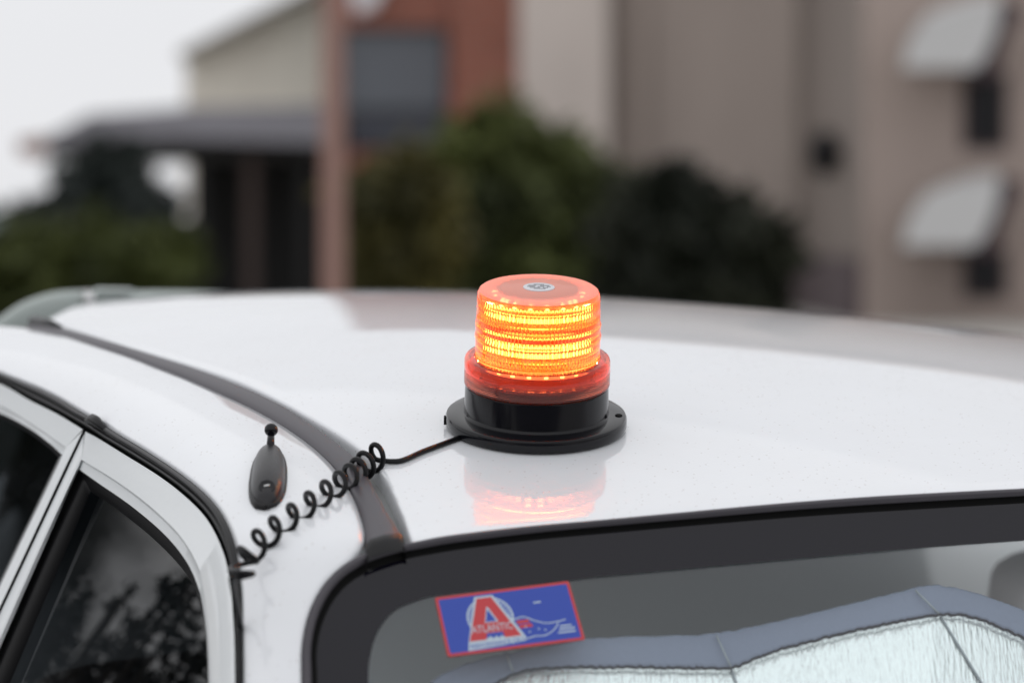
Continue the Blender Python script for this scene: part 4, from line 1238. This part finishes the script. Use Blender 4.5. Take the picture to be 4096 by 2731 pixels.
# light engine inside
mb = MB(); mb.lathe([(0, .0455), (.0430, .0455), (.0430, .0515), (.0400, .0530), (.024, .0545), (.024, .060), (.024, .0765), (.032, .0772), (.032, .0828), (.024, .0835), (.024, .100), (.033, .1040), (.033, .1072), (0, .1072)], 32); tw = mb.build('lamp_board', MAT['led_board'], bea, True); smooth_angle(tw, 30)
led_me = None
for zc in (.0672, .0925):
    for k in range(16):
        a = 2 * math.pi * (k + .5) / 16 - math.pi / 2
        M = np.eye(4); M[:3, :3] = np.array([[math.cos(a), -math.sin(a), 0], [math.sin(a), math.cos(a), 0], [0, 0, 1]])
        M[:3, 3] = (.0252 * math.cos(a), .0252 * math.sin(a), zc)
        if led_me is None:
            mb = MB(); mb.box((-.0012, -.0020, -.0036), (.0014, .0020, .0036)); o = mb.build('led', MAT['led'], tw); led_me = o.data
            o.matrix_local = Matrix(M.tolist())
        else:
            o = bpy.data.objects.new('led', led_me); COL.objects.link(o); o.parent = tw; o.matrix_local = Matrix(M.tolist())
led_me = None
for k in range(20):  # small emitters added for the bright spots at the dome's foot
    a = 2 * math.pi * (k + .5) / 20 - math.pi / 2
    if led_me is None:
        mb = MB(); mb.lathe([(0, -.0004), (.0014, -.0003), (.0016, .0008), (.0009, .0017), (0, .0018)], 8)
        o = mb.build('led', MAT['led'], tw); led_me = o.data
    else:
        o = bpy.data.objects.new('led', led_me); COL.objects.link(o); o.parent = tw
    o.location = (.0405 * math.cos(a), .0405 * math.sin(a), .0530)
for k in range(18):  # more emitters added for the yellow spots under the cap rim
    a = 2 * math.pi * (k + .5) / 18 - math.pi / 2
    o = bpy.data.objects.new('led', led_me); COL.objects.link(o); o.parent = tw
    o.location = (.0358 * math.cos(a), .0358 * math.sin(a), .1038)
M = np.eye(4)
mb = MB(); mb.lathe([(0, .1119), (.0116, .1119), (.0120, .1117), (.0121, .1112)], 40); lb = mb.build('top_label', MAT['label_grey'], bea, True); smooth_angle(lb, 30)
mb = MB()
for y, x0, x1 in ((.006, -.004, .004), (.003, -.008, -.002), (.003, .001, .008), (0, -.009, -.003), (0, -.001, .004), (0, .006, .009), (-.003, -.007, .001), (-.003, .003, .007), (-.006, -.004, .005)):
    mb.box((x0, y - .0008, .1119), (x1, y + .0008, .11205))
mb.build('print', MAT['label_ink'], lb)

# coiled cord
def surf(px, py, up):
    p, n_ = touch(px, py); return p + n_ * up, n_
WIRE = .0020
lead = [(1075, 1000), (1050, 1012), (1010, 1027), (970, 1042), (935, 1058), (905, 1068)]
path = []
p0 = np.array([-.045, -.052, .004]); 
path += [np.array([-.03, -.045, .004])]
for p in resample(lead, 16): path.append(surf(*p, WIRE * 1.05)[0])
def c3(x, y): return (x / 3.4133 + 459.4, y / 3.4133 + 918.8)
axis_c = [c3(*q) for q in ((1440, 488), (1400, 516), (1330, 558), (1242, 608), (1140, 674), (1028, 748), (908, 834), (784, 928), (660, 1026), (538, 1122), (432, 1236), (372, 1385), (318, 1575))]
rads = [.0092, .0090, .0086, .0083, .0081, .0079, .0077, .0077, .0078, .0080, .0084, .0094, .0094]
ax_pts = []; ax_nrm = []
for (px, py), r_ in zip(axis_c, rads):
    p, n_ = touch(px, py + r_ * 1250 * .35); ax_pts.append(p + n_ * (r_ * (.80 if len(ax_pts) < 9 else 1.12 if len(ax_pts) < 11 else 1.55) + WIRE)); ax_nrm.append(n_)
ax_pts = np.array(ax_pts); ax_nrm = np.array(ax_nrm)
for _ in range(3):
    for A in (ax_pts, ax_nrm):
        A[2:-1] = .5 * A[2:-1] + .25 * (A[1:-2] + A[3:])
turns = len(ax_pts) - 1
per = 26
fine = []
for k in range(turns * per + 1):
    t = k / per; i = min(int(t), turns - 1); f = t - i
    c = ax_pts[i] * (1 - f) + ax_pts[i + 1] * f; n_ = ax_nrm[i] * (1 - f) + ax_nrm[i + 1] * f; r_ = rads[i] * (1 - f) + rads[i + 1] * f
    d = ax_pts[9] - ax_pts[0]; d /= np.linalg.norm(d)
    w_ = min(1.0, max(0.0, (t - (turns - 2.0)) / .9)); d = d * (1 - w_) - (Z * .95 + V * .3) * w_; d /= np.linalg.norm(d)
    n_ = n_ - d * n_.dot(d); n_ /= np.linalg.norm(n_)
    b = np.cross(d, n_)
    a = 2 * math.pi * t - math.pi * .35
    fine.append(c + (n_ * math.sin(a) + b * math.cos(a) * .86) * r_)
path = np.vstack([np.array(path), np.array(fine)])
path = np.vstack([path, [on_side(551, 1430, -.004), on_side(548, 1450, -.003), on_side(548, 1485, -.003), on_side(549, 1520, -.003), on_side(549, 1600, -.003), on_side(551, 1900, -.003)]])
# smooth the joins
pp = np.vstack([resample(path[:17], 60)[:-1], resample(path[18:], 900)])
for _ in range(3): pp[1:-1] = .5 * pp[1:-1] + .25 * (pp[:-2] + pp[2:])
mb = MB(); mb.tube(pp, WIRE, 10); mb.build('coiled_cord', MAT['cord'], bea, True)
